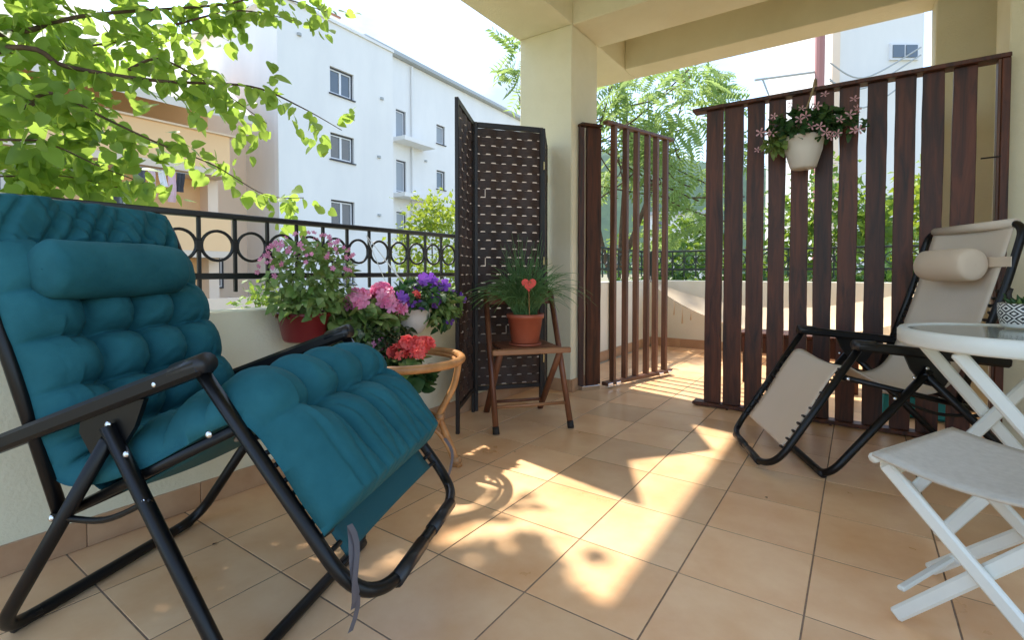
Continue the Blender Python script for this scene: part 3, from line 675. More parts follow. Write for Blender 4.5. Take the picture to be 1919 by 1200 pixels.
# ------------------------------------------------------------------ wooden folding chair
wood_m = nmat('red brown wood', (.21,.075,.030), .42, color2=(.12,.040,.018), nscale=4, ndetail=5, stretch=(3,3,.5), bump=.15, bscale=20, bdist=.002)
woodl_m = nmat('worn light wood', (.36,.17,.075), .4, color2=(.27,.12,.05), nscale=5, stretch=(1,4,4))
rubber = nmat('rubber foot', (.02,.015,.012), .7)
wc = thing('folding_chair', 'small reddish brown wooden folding chair carrying a grassy pot plant', 'chair', (-.21, 1.31, 0), math.atan2(.762, .647))
CW = .4186            # local x across the front, y to the rear
for x in (.0, CW):
    s = 1 if x == 0 else -1
    l_ = MB().tube([(x, 0, .005), (x+s*.01, .315, .74)], .0165, 8, flat=1.3).build('front_leg', wood_m, wc, True)
    MB().tube([(x, -.001, .001), (x+.0, .014, .035)], .0185, 8, flat=1.25).build('foot_cap', rubber, l_, True)
    MB().tube([(x+s*.038, .425, .005), (x+s*.038, .06, .425)], .0150, 8, flat=1.3).build('rear_leg', wood_m, wc, True)
MB().cbox(-.012, CW+.012, .028, .058, .410, .440, .004).build('seat_front', woodl_m, wc)
for k in range(6): MB().cbox(.045, CW-.045, .064+k*.047, .104+k*.047, .428, .443, .003).build('seat_slat', wood_m, wc)
for x in (.025, CW-.042): MB().cbox(x, x+.017, .05, .36, .408, .4275, .003).build('seat_rail', wood_m, wc)
MB().cbox(.0, CW, .300, .318, .665, .735, .004).build('back_slat', wood_m, wc)
MB().tube([(.01, .052, .130), (CW-.01, .052, .130)], .0095, 8).build('stretcher', woodl_m, wc, True)
MB().tube([(.04, .365, .075), (CW-.04, .365, .075)], .0095, 8).build('stretcher', wood_m, wc, True)

# ------------------------------------------------------------------ rattan plant stand
rat_m = nmat('rattan cane', (.52,.26,.095), .42, color2=(.36,.16,.05), nscale=14, ndetail=4, bump=.2, bscale=60, bdist=.002)
bind_m = nmat('cane binding', (.36,.19,.08), .55, bump=.5, bscale=150, bdist=.002)
RC = (-.283, .718)
rt = thing('rattan_stand', 'honey coloured rattan plant stand with an open ring top', 'plant stand', (*RC, 0), R(38))
RZ, RR = .478, .262
MB().tube([(RR*math.cos(a*math.pi/28), RR*math.sin(a*math.pi/28), RZ) for a in range(56)], .0175, 10, closed=True).build('top_ring', rat_m, rt, True)
MB().tube([((RR-.029)*math.cos(a*math.pi/28), (RR-.029)*math.sin(a*math.pi/28), RZ-.010) for a in range(56)], .009, 8, closed=True).build('inner_ring', rat_m, rt, True)
for k in range(3):
    M = Matrix.Rotation(k*2*math.pi/3, 3, 'Z')
    lp = catmull([(RR-.012, 0, RZ-.012), (RR-.035, 0, RZ-.12), (.165, 0, .235), (.172, 0, .20), (.215, 0, .09), (.25, 0, .0)], 6)
    lg = MB().tube([M @ p for p in lp], .0145, 9).build('leg', rat_m, rt, True)
    ip = catmull([(.09, 0, .165), (.15, 0, .16), (.20, 0, .09), (.232, 0, .004)], 6)
    MB().tube([M @ p for p in ip], .0105, 8).build('brace', rat_m, lg, True)
    for (z, rr, x) in ((.222, .0185, .168), (.03, .021, .241)):
        MB().tube([M @ Vector((x, 0, z-.014)), M @ Vector((x+(.0 if z > .1 else -.006), 0, z+.014))], rr, 9).build('binding', bind_m, lg, True)
sp = [(.012+.150*i/150)*1.0 for i in range(151)]
MB().tube([(r_*math.cos(i*.21), r_*math.sin(i*.21), .212) for i, r_ in enumerate(sp)], .0075, 6).build('spiral_shelf', rat_m, rt, True)
MB().tube([(.158*math.cos(a*math.pi/22), .158*math.sin(a*math.pi/22), .208) for a in range(44)], .013, 8, closed=True).build('shelf_ring', rat_m, rt, True)
# ------------------------------------------------------------------ plants: shared templates
def leaf_tpl(wd=.46, fold=.14, droop=.16):
    rim = [(0, 0), (.16, -.07), (.36, .04), (wd, .27), (wd*.84, .54), (wd*.46, .80), (0, 1.0)]
    z = lambda x, y: abs(x)*fold-droop*y*y
    mid = [(0, 0), (0, .12), (0, .27), (0, .54), (0, .80), (0, 1.0)]
    vs = [(x, y, z(x, y)) for x, y in mid]; fs = []
    for s in (1, -1):
        o = len(vs); vs += [(s*x, y, z(x, y)) for x, y in rim[1:6]]
        q = [(0, o, o+1, 1), (1, o+1, o+2, 2), (2, o+2, o+3, 3), (3, o+3, o+4, 4), (4, o+4, 5)]
        fs += [t if s > 0 else t[::-1] for t in q]
    return vs, fs
LV, LF = leaf_tpl()
OV, OF = leaf_tpl(.30, .10, .25)
def small_leaf(wd=.3):          # simple 4-point folded leaf
    return [(0,0,0), (wd,.45,.08), (0,1,-.10), (-wd,.45,.08), (0,.45,0)], [(0,1,4), (4,1,2), (0,4,3), (4,2,3)]
def pinnate(n=8):
    vs = []; fs = []
    for i in range(n):
        y = .12+.80*i/(n-1); ln = .30*(1-.35*abs(i/(n-1)-.4)); zc = -.30*y*y
        for s in (1, -1):
            o = len(vs); vs += [(0, y, zc), (s*ln*.5, y+.10, zc-.01), (s*ln, y+.12, zc-.10), (s*ln*.5, y-.0, zc-.03)]; fs.append((o, o+1, o+2, o+3))
    o = len(vs); vs += [(-.008, 0, 0), (.008, 0, 0), (.008, .95, -.28), (-.008, .95, -.28)]; fs.append((o, o+1, o+2, o+3)); return vs, fs
def flower(n=5, r=1.0, wd=.42, cup=.25, notch=0.0, eye=0):
    vs = [(0, 0, 0)]; fs = []
    for k in range(n):
        a = 2*math.pi*k/n; d = 2*math.pi/n*wd
        p = lambda rr, aa, zz: (rr*math.cos(aa), rr*math.sin(aa), zz)
        o = len(vs); vs += [p(.55*r, a-d, cup*.5), p(.95*r, a-d*.6, cup), p(r*(1-notch), a, cup*.9), p(.95*r, a+d*.6, cup), p(.55*r, a+d, cup*.5)]
        fs += [(0, o, o+1, o+2), (0, o+2, o+3, o+4)]
    return vs, fs
def rand_dir(rr=rnd):
    while True:
        v = Vector((rr.uniform(-1,1), rr.uniform(-1,1), rr.uniform(-1,1)))
        if .05 < v.length < 1: return v.normalized()
def leaf_rot(direction, up_bias=.6, rr=rnd):
    """leaf blade: local y along direction, local z roughly upward with jitter"""
    y = Vector(direction).normalized(); z = Vector((rr.gauss(0,.45), rr.gauss(0,.45), up_bias)); z = z-y*z.dot(y)
    if z.length < 1e-3: z = y.orthogonal()
    z.normalize(); x = y.cross(z); return [[x.x, y.x, z.x], [x.y, y.y, z.y], [x.z, y.z, z.z]]
def crown(n, c, rad, size, rr, dirfn=None, shell=.35, up=.5, clumps=0, zmin=None):
    pos = []; rot = []; sz = []; C0 = Vector(c)
    cl = [C0+Vector((d.x*rad[0], d.y*rad[1], d.z*rad[2]))*rr.uniform(.45, 1.0) for d in [rand_dir(rr) for _ in range(clumps)]] if clumps else None
    while len(pos) < n:
        d = rand_dir(rr)
        if cl:
            b = rr.choice(cl); s = .30
            p = b+Vector((rr.gauss(0, rad[0]*s*.5), rr.gauss(0, rad[1]*s*.5), rr.gauss(0, rad[2]*s*.5)))
        else:
            k = rr.uniform(shell, 1)**.5; p = C0+Vector((d.x*rad[0], d.y*rad[1], d.z*rad[2]))*k
        if zmin is not None and p.z < zmin: continue
        out = (p-C0).normalized(); dv = (out*.6+rand_dir(rr)*.7+Vector((0, 0, -.25)))
        pos.append(tuple(p)); rot.append(leaf_rot(dv, up, rr)); sz.append(size*rr.uniform(.65, 1.25))
    return pos, rot, sz
# ------------------------------------------------------------------ broad-leaved tree reaching in from the left
rt_ = random.Random(21)
tree = thing('broadleaf_tree', 'broad-leaved tree with bright heart-shaped leaves hanging over the railing', 'tree', (-2.6, -1.9, -1.6))
T0 = Vector((-2.6, -1.9, -1.6))
br = [[(-1.36,-.31,1.71),(-1.28,-.13,1.68),(-1.15,.14,1.68),(-1.08,.5,1.75),(-1.07,.75,1.72),(-1.02,.97,1.64)],
 [(-1.65,-.26,1.86),(-1.6,-.1,1.96),(-1.53,.07,2.05),(-1.4,.53,2.25),(-1.32,.72,2.36),(-1.14,.96,2.32)],
 [(-1.22,-.34,1.44),(-1.26,-.24,1.52),(-1.24,-.17,1.55),(-1.27,-.01,1.5),(-1.2,.16,1.42),(-1.22,.39,1.37),(-1.16,.61,1.25),(-1.09,.78,1.25)],
 [(-1.2,.05,1.71),(-1.27,.19,1.82),(-1.27,.37,1.78),(-1.27,.49,1.74),(-1.21,.65,1.63)],
 [(-1.93,-.21,1.87),(-1.76,.03,1.94),(-1.65,.24,2.03),(-1.45,.5,2.11)],
 [(-1.38,.3,2.05),(-1.33,.58,2.22),(-1.17,.81,2.21)],
 [(-1.36,-.32,1.36),(-1.34,-.18,1.37),(-1.29,-.03,1.3),(-1.22,.14,1.23)],
 [(-1.5,-.3,1.24),(-1.42,-.12,1.26),(-1.36,.05,1.23)],
 [(-1.9,-.1,2.3),(-1.7,.2,2.6),(-1.5,.6,2.75),(-1.35,1.0,2.7)],
 [(-1.7,-.3,2.2),(-1.5,.1,2.45),(-1.3,.4,2.5)]]
root = {0: (-2.0,-.95,1.45), 1: (-2.1,-.95,1.65), 2: (-1.95,-1.0,1.35), 4: (-2.3,-.8,1.7), 6: (-1.95,-1.0,1.3), 7: (-2.0,-1.0,1.2), 8: (-2.2,-.9,1.9), 9: (-2.1,-.9,1.8)}
MB().tube(catmull([(-2.6,-1.9,-1.6), (-2.58,-1.8,-.6), (-2.5,-1.6,.4), (-2.35,-1.35,1.1)], 6), [.13-.003*i for i in range(19)], 10).build('trunk', bark_m, tree, True).location = -T0
lp, lr, ls = [], [], []
for i, b in enumerate(br):
    pts = list(b)
    if i in root: pts = [(-2.38,-1.4,1.0), root[i]]+pts
    cp = catmull(pts, 6); n = len(cp)
    r0 = .72*(.020, .022, .014, .010, .016, .009, .011, .010, .018, .014)[i]
    o = MB().tube(cp, [max(.0022, r0*(1-.9*k/n)) for k in range(n)], 7).build('branch', bark_m, tree, True); o.location = -T0
    cb = catmull(b, 8); dens = (1.0, 1.0, 1.0, .8, 1.0, 1.1, 1.5, 1.8, 1.2, 1.2)[i]
    for k in range(len(cb)-1):
        seg = cb[k+1]-cb[k]
        for _ in range(max(1, int(seg.length/.021*dens))):
            if rt_.random() < .18: continue
            p = cb[k].lerp(cb[k+1], rt_.random()); td = (seg.normalized()*.5+rand_dir(rt_)*.9); td.z -= .15; td.normalize(); tl = rt_.uniform(.05, .26)
            m = max(1, int(tl/.038)); last = p
            for q in range(m):
                f_ = (q+.6)/m; c = p+td*tl*f_+Vector((0, 0, -.10*tl*f_*f_)); ld = td*.5+rand_dir(rt_)*.8+Vector((0, 0, -.55))
                lp.append(tuple(c)); lr.append(leaf_rot(ld, .55, rt_)); ls.append(rt_.choice((rt_.uniform(.035, .06), rt_.uniform(.05, .085))))
# fuller crown above and to the left
for (cc, rd, n) in (((-1.9,-.55,2.75), (.65,.75,.60), 650), ((-1.75,.45,2.95), (.55,.65,.42), 260), ((-1.75,-.55,1.75), (.42,.35,.50), 420), ((-1.75,.02,1.45), (.40,.38,.26), 260), ((-1.75,.05,2.05), (.35,.45,.30), 230), ((-1.7,-.15,1.15), (.35,.28,.16), 170), ((-2.5,-1.2,2.6), (.8,.8,.8), 700), ((-1.35,-.08,2.88), (.50,.55,.34), 1200), ((-1.4,-.9,2.85), (.6,.6,.4), 1000), ((-1.08,.38,2.66), (.24,.44,.17), 1000), ((-1.1,-.3,2.64), (.26,.42,.18), 600)):
    a, b, c = crown(n, cc, rd, .080, rt_, up=.55, clumps=26); lp += a; lr += b; ls += c
# the 300 leaves that show largest are objects of their own, the rest one mass
ci = cam.matrix_basis.inverted(); sc_l = []
for i, p in enumerate(lp):
    q = ci @ Vector(p); dz = -q.z
    ok = dz > .3 and abs(q.x/dz) < 1.03 and -.72 < q.y/dz < .56
    sc_l.append((ls[i]/dz if ok else 0, i))
big = set(i for s_, i in sorted(sc_l, reverse=True)[:300] if s_ > 0)
lmeshes = [MB().add(*leaf_tpl(w_, f_, d_)).mesh('leaf', leafA, True) for w_, f_, d_ in ((.46,.14,.16), (.40,.30,.34), (.50,.05,.28), (.36,.22,.05), (.44,-.12,.22))]
for i in big:
    o = link('leaf', lmeshes[i % 5], tree); M = Matrix([list(r) for r in lr[i]]).to_4x4(); M.translation = Vector(lp[i])-T0
    o.matrix_basis = M @ Matrix.Scale(ls[i], 4)
rest = [i for i in range(len(lp)) if i not in big]
cloud('foliage', leafA2, tree, LV, LF, [lp[i] for i in rest], [lr[i] for i in rest], [ls[i] for i in rest], True).location = -T0

# ------------------------------------------------------------------ trees and shrubs outside
PV, PF = pinnate(8)
def ash(label, base, stems, crowns, seed, size=.5):
    rr = random.Random(seed); t = thing('ash_tree', label, 'tree', base); B0 = Vector(base)
    pos, rot, sz = [], [], []
    for k, s in enumerate(stems):
        cp = catmull(s, 6); n = len(cp)
        MB().tube(cp, [max(.008, .055*(1-.85*i/n)) for i in range(n)], 7).build('trunk' if k == 0 else 'limb', bark_m, t, True).location = -B0
    for (c, rd, n) in crowns:
        a, b, d = crown(n, c, rd, size, rr, up=.7, clumps=max(5, n//9)); pos += a; rot += b; sz += d
        for _ in range(n//12):
            st_ = rr.choice(stems); p0 = Vector(st_[-1]).lerp(Vector(st_[-2]), rr.random()); e = Vector(c)+Vector((rr.uniform(-.8,.8)*rd[0], rr.uniform(-.8,.8)*rd[1], rr.uniform(-.7,.7)*rd[2]))
            MB().tube(catmull([p0, p0.lerp(e, .5)+Vector((0, 0, -.1)), e], 4), .012, 4).build('twig', bark_m, t, True).location = -B0
    cloud('crown', leafB, t, PV, PF, pos, rot, sz).location = -B0
ash('tall airy tree with feathery leaves beyond the slat gate', (-1.9, 7.0, -1.6),
    [[(-1.9,7.0,-1.6), (-1.9,6.95,.6), (-1.8,6.9,2.2), (-1.7,6.8,3.6)], [(-1.9,6.95,.3), (-2.15,6.7,1.6), (-2.3,6.5,3.3)], [(-1.88,6.95,.9), (-1.4,6.9,2.0), (-1.0,6.8,3.1)]],
    [((-1.35,6.9,3.45), (1.05,.9,.70), 210), ((-.75,6.9,2.6), (.65,.6,.7), 80), ((-1.9,6.6,2.5), (.5,.6,.7), 50), ((-.6,7.3,1.75), (.7,.6,.4), 50)], 5, .44)
ash('tree with feathery leaves standing hidden behind the corner pillar', (-2.35, 5.0, -1.6),
    [[(-2.35,5.0,-1.6), (-2.33,5.0,.8), (-2.3,5.0,2.6), (-2.25,5.0,4.0)], [(-2.33,5.0,1.0), (-2.25,4.95,2.4), (-2.15,4.9,3.4)]],
    [((-2.25,5.05,3.6), (.22,.45,.85), 60), ((-2.3,5.2,2.4), (.2,.35,.5), 20)], 8, .40)
SV, SF = small_leaf(.30)
def shrub(label, base, crowns, seed, size, mat=leafC, name='shrub', stems=5):
    rr = random.Random(seed); t = thing(name, label, 'shrub', base); B0 = Vector(base); pos, rot, sz = [], [], []
    for (c, rd, n) in crowns:
        a, b, d = crown(n, c, rd, size, rr, up=.5, clumps=max(8, n//45)); pos += a; rot += b; sz += d
    cloud('crown', mat, t, SV, SF, pos, rot, sz).location = -B0
    for k in range(stems):
        c, rd, n = crowns[k % len(crowns)]; e = Vector(c)+Vector((rr.uniform(-.6,.6)*rd[0], rr.uniform(-.6,.6)*rd[1], rr.uniform(-.3,.6)*rd[2]))
        MB().tube(catmull([B0+Vector((rr.uniform(-.1,.1), rr.uniform(-.1,.1), 0)), B0.lerp(e, .5)+Vector((rr.uniform(-.1,.1),)*3), e], 5), .018, 5).build('stem', bark_m, t, True).location = -B0
leafD = nmat('lime leaf', (.16,.26,.03), .55, color2=(.26,.34,.04), nscale=1.5, translucent=.4, trans_col=(.42,.5,.05))
leafE = nmat('dark hedge leaf', (.035,.10,.02), .5, color2=(.07,.15,.03), nscale=2, translucent=.3, trans_col=(.15,.3,.04))
shrub('lime green shrub before the white apartment block', (-6.9, 8.2, -1.6), [((-6.9,8.2,1.3), (1.0,1.1,1.5), 2600), ((-6.3,8.9,.4), (.9,.9,1.0), 1200)], 3, .15, leafD)
shrub('small lime shrub outside the parapet below the orange building', (-3.2, 1.2, -1.6), [((-3.2,1.2,.0), (.5,.5,.62), 900)], 4, .09, leafD)
shrub('pale leafy shrub between the orange and white buildings', (-5.6, 3.2, -1.6), [((-5.6,3.2,-.1), (.7,.6,.75), 1100)], 6, .11, leafC)
shrub('dense green hedge shrub behind the end wall, nearest the pillar', (-1.0, 5.9, -1.6), [((-.9,5.9,.5), (.75,.5,.75), 2000)], 9, .10, leafE)
shrub('dense green hedge shrub behind the end wall, above the hammock', (.5, 6.0, -1.6), [((.5,6.0,.35), (.85,.5,.72), 2200)], 10, .10, leafE)
shrub('dense green hedge shrub behind the end wall and slat fence', (2.0, 6.1, -1.6), [((2.0,6.1,.4), (.9,.5,.75), 2000)], 12, .10, leafE)
shrub('large bright green shrub behind the slat fence', (1.0, 8.6, -1.6), [((1.0,8.6,1.2), (1.1,.8,1.35), 2600)], 13, .15, leafC)
shrub('tall yellow green shrub behind the slat fence by the far pillar', (2.9, 9.2, -1.6), [((2.9,9.2,1.3), (1.2,.9,1.6), 2600)], 14, .16, leafD)
shrub('broad green shrub beyond the slat gate below the feathery tree', (-1.6, 9.4, -1.6), [((-1.5,9.4,.9), (1.6,.8,1.0), 2600)], 15, .15, leafC)
# hill
mb = MB(); vs = []; fs = []; nu, nv = 60, 10
for i in range(nu+1):
    t_ = i/nu; cx, cy = -360+760*t_, 380+300*t_
    for j in range(nv+1):
        q = j/nv; hgt = (175+22*noise.noise((t_*3, 0, 0))+8*noise.noise((t_*14, q*3, 1)))*(1-.45*t_)*math.sin(min(1, q*1.1)*math.pi/2)*(1 if q < .95 else .98)
        vs.append((cx-120*q*.55, cy+240*q, -1.6+hgt+5*noise.noise((t_*30, q*9, 2))*q))
for i in range(nu):
    for j in range(nv): a = i*(nv+1)+j; fs.append((a, a+nv+1, a+nv+2, a+1))
mb.add(vs, fs).build('hill', hill_m, kind='structure')
# far house and the pale block behind the fence
hs = thing('far_house', 'small white house in the distance beyond the slat gate', 'house', (-10, 40, -1.6))
hx = lambda mb_, nm, m_, p=None: mb_.build(nm, m_, p or hs)
o = hx(MB().box(-3.0, 2.2, -1.5, 3, 0, 6.9), 'wall', white_w)
o = hx(MB().box(-3.2, 2.4, -1.7, 3.2, 6.9, 7.15), 'roof', gutter_m)
for (x, z) in ((-2.2, 5.4), (-.4, 5.4), (1.0, 5.4), (-.4, 2.6), (1.0, 2.6)): hx(MB().box(x, x+.8, -1.56, -1.49, z, z+1.1), 'window', wglass)
for o in hs.children: o.rotation_euler = (0, 0, .3)
pbk = thing('pale_building', 'tall pale building with one small window rising behind the slat fence', 'building', (.04, 22.69, -1.6), math.atan2(2.29, 3.29))
MB().box(.35, 4.0, 0, 5, 0, 14).build('wall', white_w, pbk)
f_ = MB().box(2.62, 3.75, -.10, .01, 10.85, 11.50).build('window', wframe_l, pbk); MB().box(2.70, 3.15, -.13, -.101, 10.93, 11.42).build('pane', wglass, f_); MB().box(3.22, 3.67, -.13, -.101, 10.93, 11.42).build('pane', wglass, f_)
MB().box(.30, .60, -.14, -.01, 0, 14).build('corner_trim', cream_w, pbk)
pipe_m = nmat('rust pink pipe', (.38,.17,.15), .6)
MB().tube([(.02, 21.45, -1.6), (.02, 21.45, 9.75)], .17, 10).build('tall_pipe', pipe_m, label='tall rust pink pipe rising before the pale building', category='pipe')
am = thing('awning_arm', 'thin metal awning arm reaching out beside the rust pink pipe', 'bracket', (-.15, 21.4, 8.3))
MB().tube([(0, 0, .12), (-1.85, -1.3, -.18)], .045, 6).build('rod', gutter_m, am); MB().tube([(-1.6, -1.12, -.15), (-1.4, -1.0, -.75)], .035, 6).build('strut', gutter_m, am)
for k, (za, zb_, dp) in enumerate(((10.6, 11.2, .9), (9.9, 10.9, .8), (10.0, 10.3, 1.3))):
    MB().tube(catmull([(.3, 22.4, za-1.6), (1.4, 23.1, (za+zb_)/2-1.6-dp), (3.2, 24.4, zb_-1.6)], 8), .03, 5).build('cable', gutter_m, label=('upper', 'middle', 'lower')[k]+' slack cable strung across the pale building', category='cable')

# ------------------------------------------------------------------ things on the far terrace
ham_m = nmat('hammock cloth', (.72,.60,.44), .85, color2=(.66,.54,.38), nscale=4, bump=.3, bscale=200, bdist=.002, translucent=.25)
hm = thing('hammock', 'pale cloth hammock with hanging fringe slung along the end wall', 'hammock', (-.60, 4.75, 0))
mb = MB(); vs = []; fs = []; nu, nv = 40, 10
E0, E1 = Vector((-.60, 4.78, .74)), Vector((2.35, 4.05, .95)); H0 = Vector((-.60, 4.75, 0))
def hpt(u, v):
    c = E0.lerp(E1, u); c.z -= .46*4*u*(1-u)*.95; sp = math.sin(math.pi*min(1, max(0, u)))**.6
    return c+Vector((.06*v*sp, -.26*v*sp, -.10*sp*v-.10*sp*(1-v*v)))
for i in range(nu+1):
    for j in range(nv+1): vs.append(hpt(i/nu, -1+2*j/nv)-H0)
for i in range(nu):
    for j in range(nv): a = i*(nv+1)+j; fs.append((a, a+nv+1, a+nv+2, a+1))
mb.add(vs, fs).build('cloth', ham_m, hm, True)
for k in range(26):
    p = hpt(.10+.032*k, 1)-H0; ln = .16+.05*math.sin(k*2.3)
    if k % 5 in (3,): continue
    MB().tube([p, p+Vector((.004, 0, -ln*.5)), p+Vector((.0, .006, -ln))], [.004, .006, .010], 5).build('tassel', ham_m, hm, True)
MB().tube([(-.03, .10, .80), (0, .03, .74)], .008, 6).build('rope', cord_m, hm); MB().tube([E1-H0, E1-H0+Vector((.15, -.03, .05))], .008, 6).build('rope', cord_m, hm)
bn = thing('wooden_bench', 'low dark wooden bench behind the slat fence', 'bench', (.58, 3.38, 0))
for k in range(3): MB().cbox(0, .80, k*.105, k*.105+.095, .365, .393, .004).build('seat_plank', slat_m, bn)
MB().cbox(.01, .79, -.002, .022, .24, .364, .003).build('apron', slat_m, bn)
for x in (.03, .72):
    for y in (.025, .24): MB().cbox(x, x+.05, y, y+.05, 0, .364, .003).build('leg', slat_m, bn)
teal_p = nmat('teal plastic', (.02,.36,.42), .4)
tub = thing('plastic_tub', 'bright teal plastic tub on the floor behind the slat fence', 'tub', (1.62, 3.02, 0))
MB().cbox(-.16, .16, -.10, .10, .004, .13, .012).build('body', teal_p, tub); MB().cbox(-.17, .17, -.11, .11, .131, .150, .006).build('lid', white_eye, tub)

# ------------------------------------------------------------------ potted flowers
terra = nmat('terracotta plastic', (.36,.085,.040), .45, color2=(.42,.11,.055), nscale=9)
redpl = nmat('dark red plastic', (.20,.018,.022), .35)
whpl = nmat('white plastic pot', (.66,.62,.55), .4)
soil = nmat('soil', (.03,.02,.013), .95, bump=.8, bscale=80)
stem_m = nmat('green stem', (.10,.16,.04), .6)
fol_l = nmat('light plant leaf', (.13,.25,.045), .5, color2=(.28,.36,.12), nscale=26, translucent=.3)
fol_d = nmat('dark plant leaf', (.022,.075,.022), .5, color2=(.05,.12,.03), nscale=14, translucent=.22)
fol_v = nmat('variegated leaf', (.035,.075,.022), .5, color2=(.32,.28,.18), nscale=40, ramp=(.5,.7), translucent=.2)
pet_pk = nmat('rose pink petal', (.86,.20,.44), .5, color2=(.92,.45,.62), nscale=25, translucent=.3)
pet_mv = nmat('mauve petal', (.62,.10,.30), .5, color2=(.88,.50,.64), nscale=60, ramp=(.45,.6), translucent=.3)
pet_pu = nmat('purple petal', (.18,.045,.42), .45, color2=(.32,.11,.58), nscale=30, translucent=.3)
pet_co = nmat('coral petal', (.82,.08,.08), .5, color2=(.90,.20,.17), nscale=30, translucent=.3)
pet_st = nmat('pale pink star petal', (.66,.32,.38), .5, color2=(.74,.48,.50), nscale=40, translucent=.3)
FV, FF = flower(5, 1, .46, .22); TVs, TFs = flower(5, 1, .24, .15); PVs, PFs = flower(5, 1, .5, .55)
def plant_leaves(parent, n, c, rad, size, mat, seed, tpl=(OV, OF), up=.6, zmin=None, clumps=0):
    rr = random.Random(seed); a, b, d = crown(n, c, rad, size, rr, up=up, shell=.1, zmin=zmin, clumps=clumps)
    return cloud('leaves', mat, parent, tpl[0], tpl[1], a, b, d, True)
def stems(parent, n, base, c, rad, seed, r=.0022):
    rr = random.Random(seed)
    for k in range(n):
        e = Vector(c)+Vector((rr.uniform(-1,1)*rad[0], rr.uniform(-1,1)*rad[1], rr.uniform(-.6,.9)*rad[2])); b = Vector(base)+Vector((rr.uniform(-.03,.03), rr.uniform(-.03,.03), 0))
        MB().tube(catmull([b, b.lerp(e, .5)+Vector((0, 0, .02)), e], 4), r, 5).build('stem', stem_m, parent, True)
def blossoms(parent, spots, tpl, size, mat, seed, face=(.7, -.6, .35), name='flower', jit=.6):
    rr = random.Random(seed); me = MB().add(*tpl).mesh(name, mat)
    for p in spots:
        nrm = Vector(face)+Vector((rr.gauss(0, jit), rr.gauss(0, jit), rr.gauss(0, jit)*.7)); q = nrm.to_track_quat('Z', 'Y').to_euler()
        link(name, me, parent, p, q, size*rr.uniform(.8, 1.2))
def head(parent, c, r, mat, seed, n=26, fs_=.022, squash=.8):
    """a geranium flower head: many small florets on a dome, one part"""
    rr = random.Random(seed); pos, rot, sz = [], [], []
    for k in range(n):
        d = rand_dir(rr)
        if d.z < -.45: d.z *= -1
        pos.append((c[0]+d.x*r, c[1]+d.y*r, c[2]+d.z*r*squash)); nrm = d+rand_dir(rr)*.45
        rot.append(rotm(nrm, rr.uniform(0, 6))); sz.append(fs_*rr.uniform(.8, 1.25))
    o = cloud('flower_head', mat, parent, FV, FF, pos, rot, sz, kind=None); return o
def lathe_pot(parent, prof, mat, name='pot', n=32, sx=1, sy=1): return MB().lathe(prof, n, sx=sx, sy=sy).build(name, mat, parent, True)
# red pot
p1 = thing('potted_plant', 'bushy plant with tiny mauve flowers in a dark red pot hung on the parapet', 'plant', (-.512, .405, .0))
lathe_pot(p1, [(.001,.575), (.072,.575), (.080,.585), (.098,.672), (.106,.674), (.108,.690), (.104,.692), (.097,.690), (.094,.668), (.001,.664)], redpl)
MB().lathe([(.001,.660), (.094,.660), (.09,.672), (.001,.676)], 20).build('soil', soil, p1)
MB().tube([(-.09, 0, .684), (-.112, 0, .700), (-.135, 0, .712), (-.16, 0, .708)], .005, 5).build('hook', rail_m, p1)
plant_leaves(p1, 620, (.02, .02, .835), (.165, .185, .165), .036, fol_l, 31, zmin=.66)
plant_leaves(p1, 160, (.05, -.0, .735), (.12, .16, .07), .045, fol_l, 32, zmin=.64)
stems(p1, 16, (0, 0, .67), (.02, .02, .85), (.13, .14, .15), 33)
rr = random.Random(34); sp_ = []
for k in range(95):
    d = rand_dir(rr)
    if d.z < -.1: d.z = abs(d.z)
    sp_.append((.02+d.x*.17, .02+d.y*.20, .845+d.z*.17))
blossoms(p1, sp_, (FV, FF), .0105, pet_mv, 35)
# pink geranium with a hidden dark pot
p2 = thing('potted_plant', 'geranium with large rose pink flower heads between the red and white pots', 'plant', (-.515, .675, 0))
lathe_pot(p2, [(.001,.505), (.055,.505), (.075,.605), (.082,.607), (.082,.622), (.072,.622), (.001,.60)], nmat('dark pot', (.03,.02,.018), .6))
MB().tube([(-.075, 0, .615), (-.10, 0, .690), (-.125, 0, .712), (-.15, 0, .708)], .005, 5).build('hook', rail_m, p2)
plant_leaves(p2, 380, (.04, .0, .655), (.12, .21, .095), .052, fol_l, 41, tpl=(LV, LF))
plant_leaves(p2, 640, (.07, .03, .535), (.10, .23, .12), .038, fol_v, 42)
plant_leaves(p2, 120, (.06, .02, .50), (.07, .15, .09), .05, fol_d, 43, tpl=(LV, LF))
stems(p2, 12, (0, 0, .61), (.05, .03, .70), (.08, .16, .10), 44)
for i, (c, r_) in enumerate((((.075, -.055, .735), .040), ((.085, -.085, .718), .030), ((.080, .055, .735), .048), ((.085, .085, .695), .048), ((.075, .075, .765), .034), ((.085, .160, .685), .030))):
    head(p2, c, r_*1.15, pet_pk, 45+i, 34, .024)
blossoms(p2, [(.13, .02+.05*math.sin(k*2.1), .48+.012*k) for k in range(7)], (FV, FF), .014, pet_mv, 52)
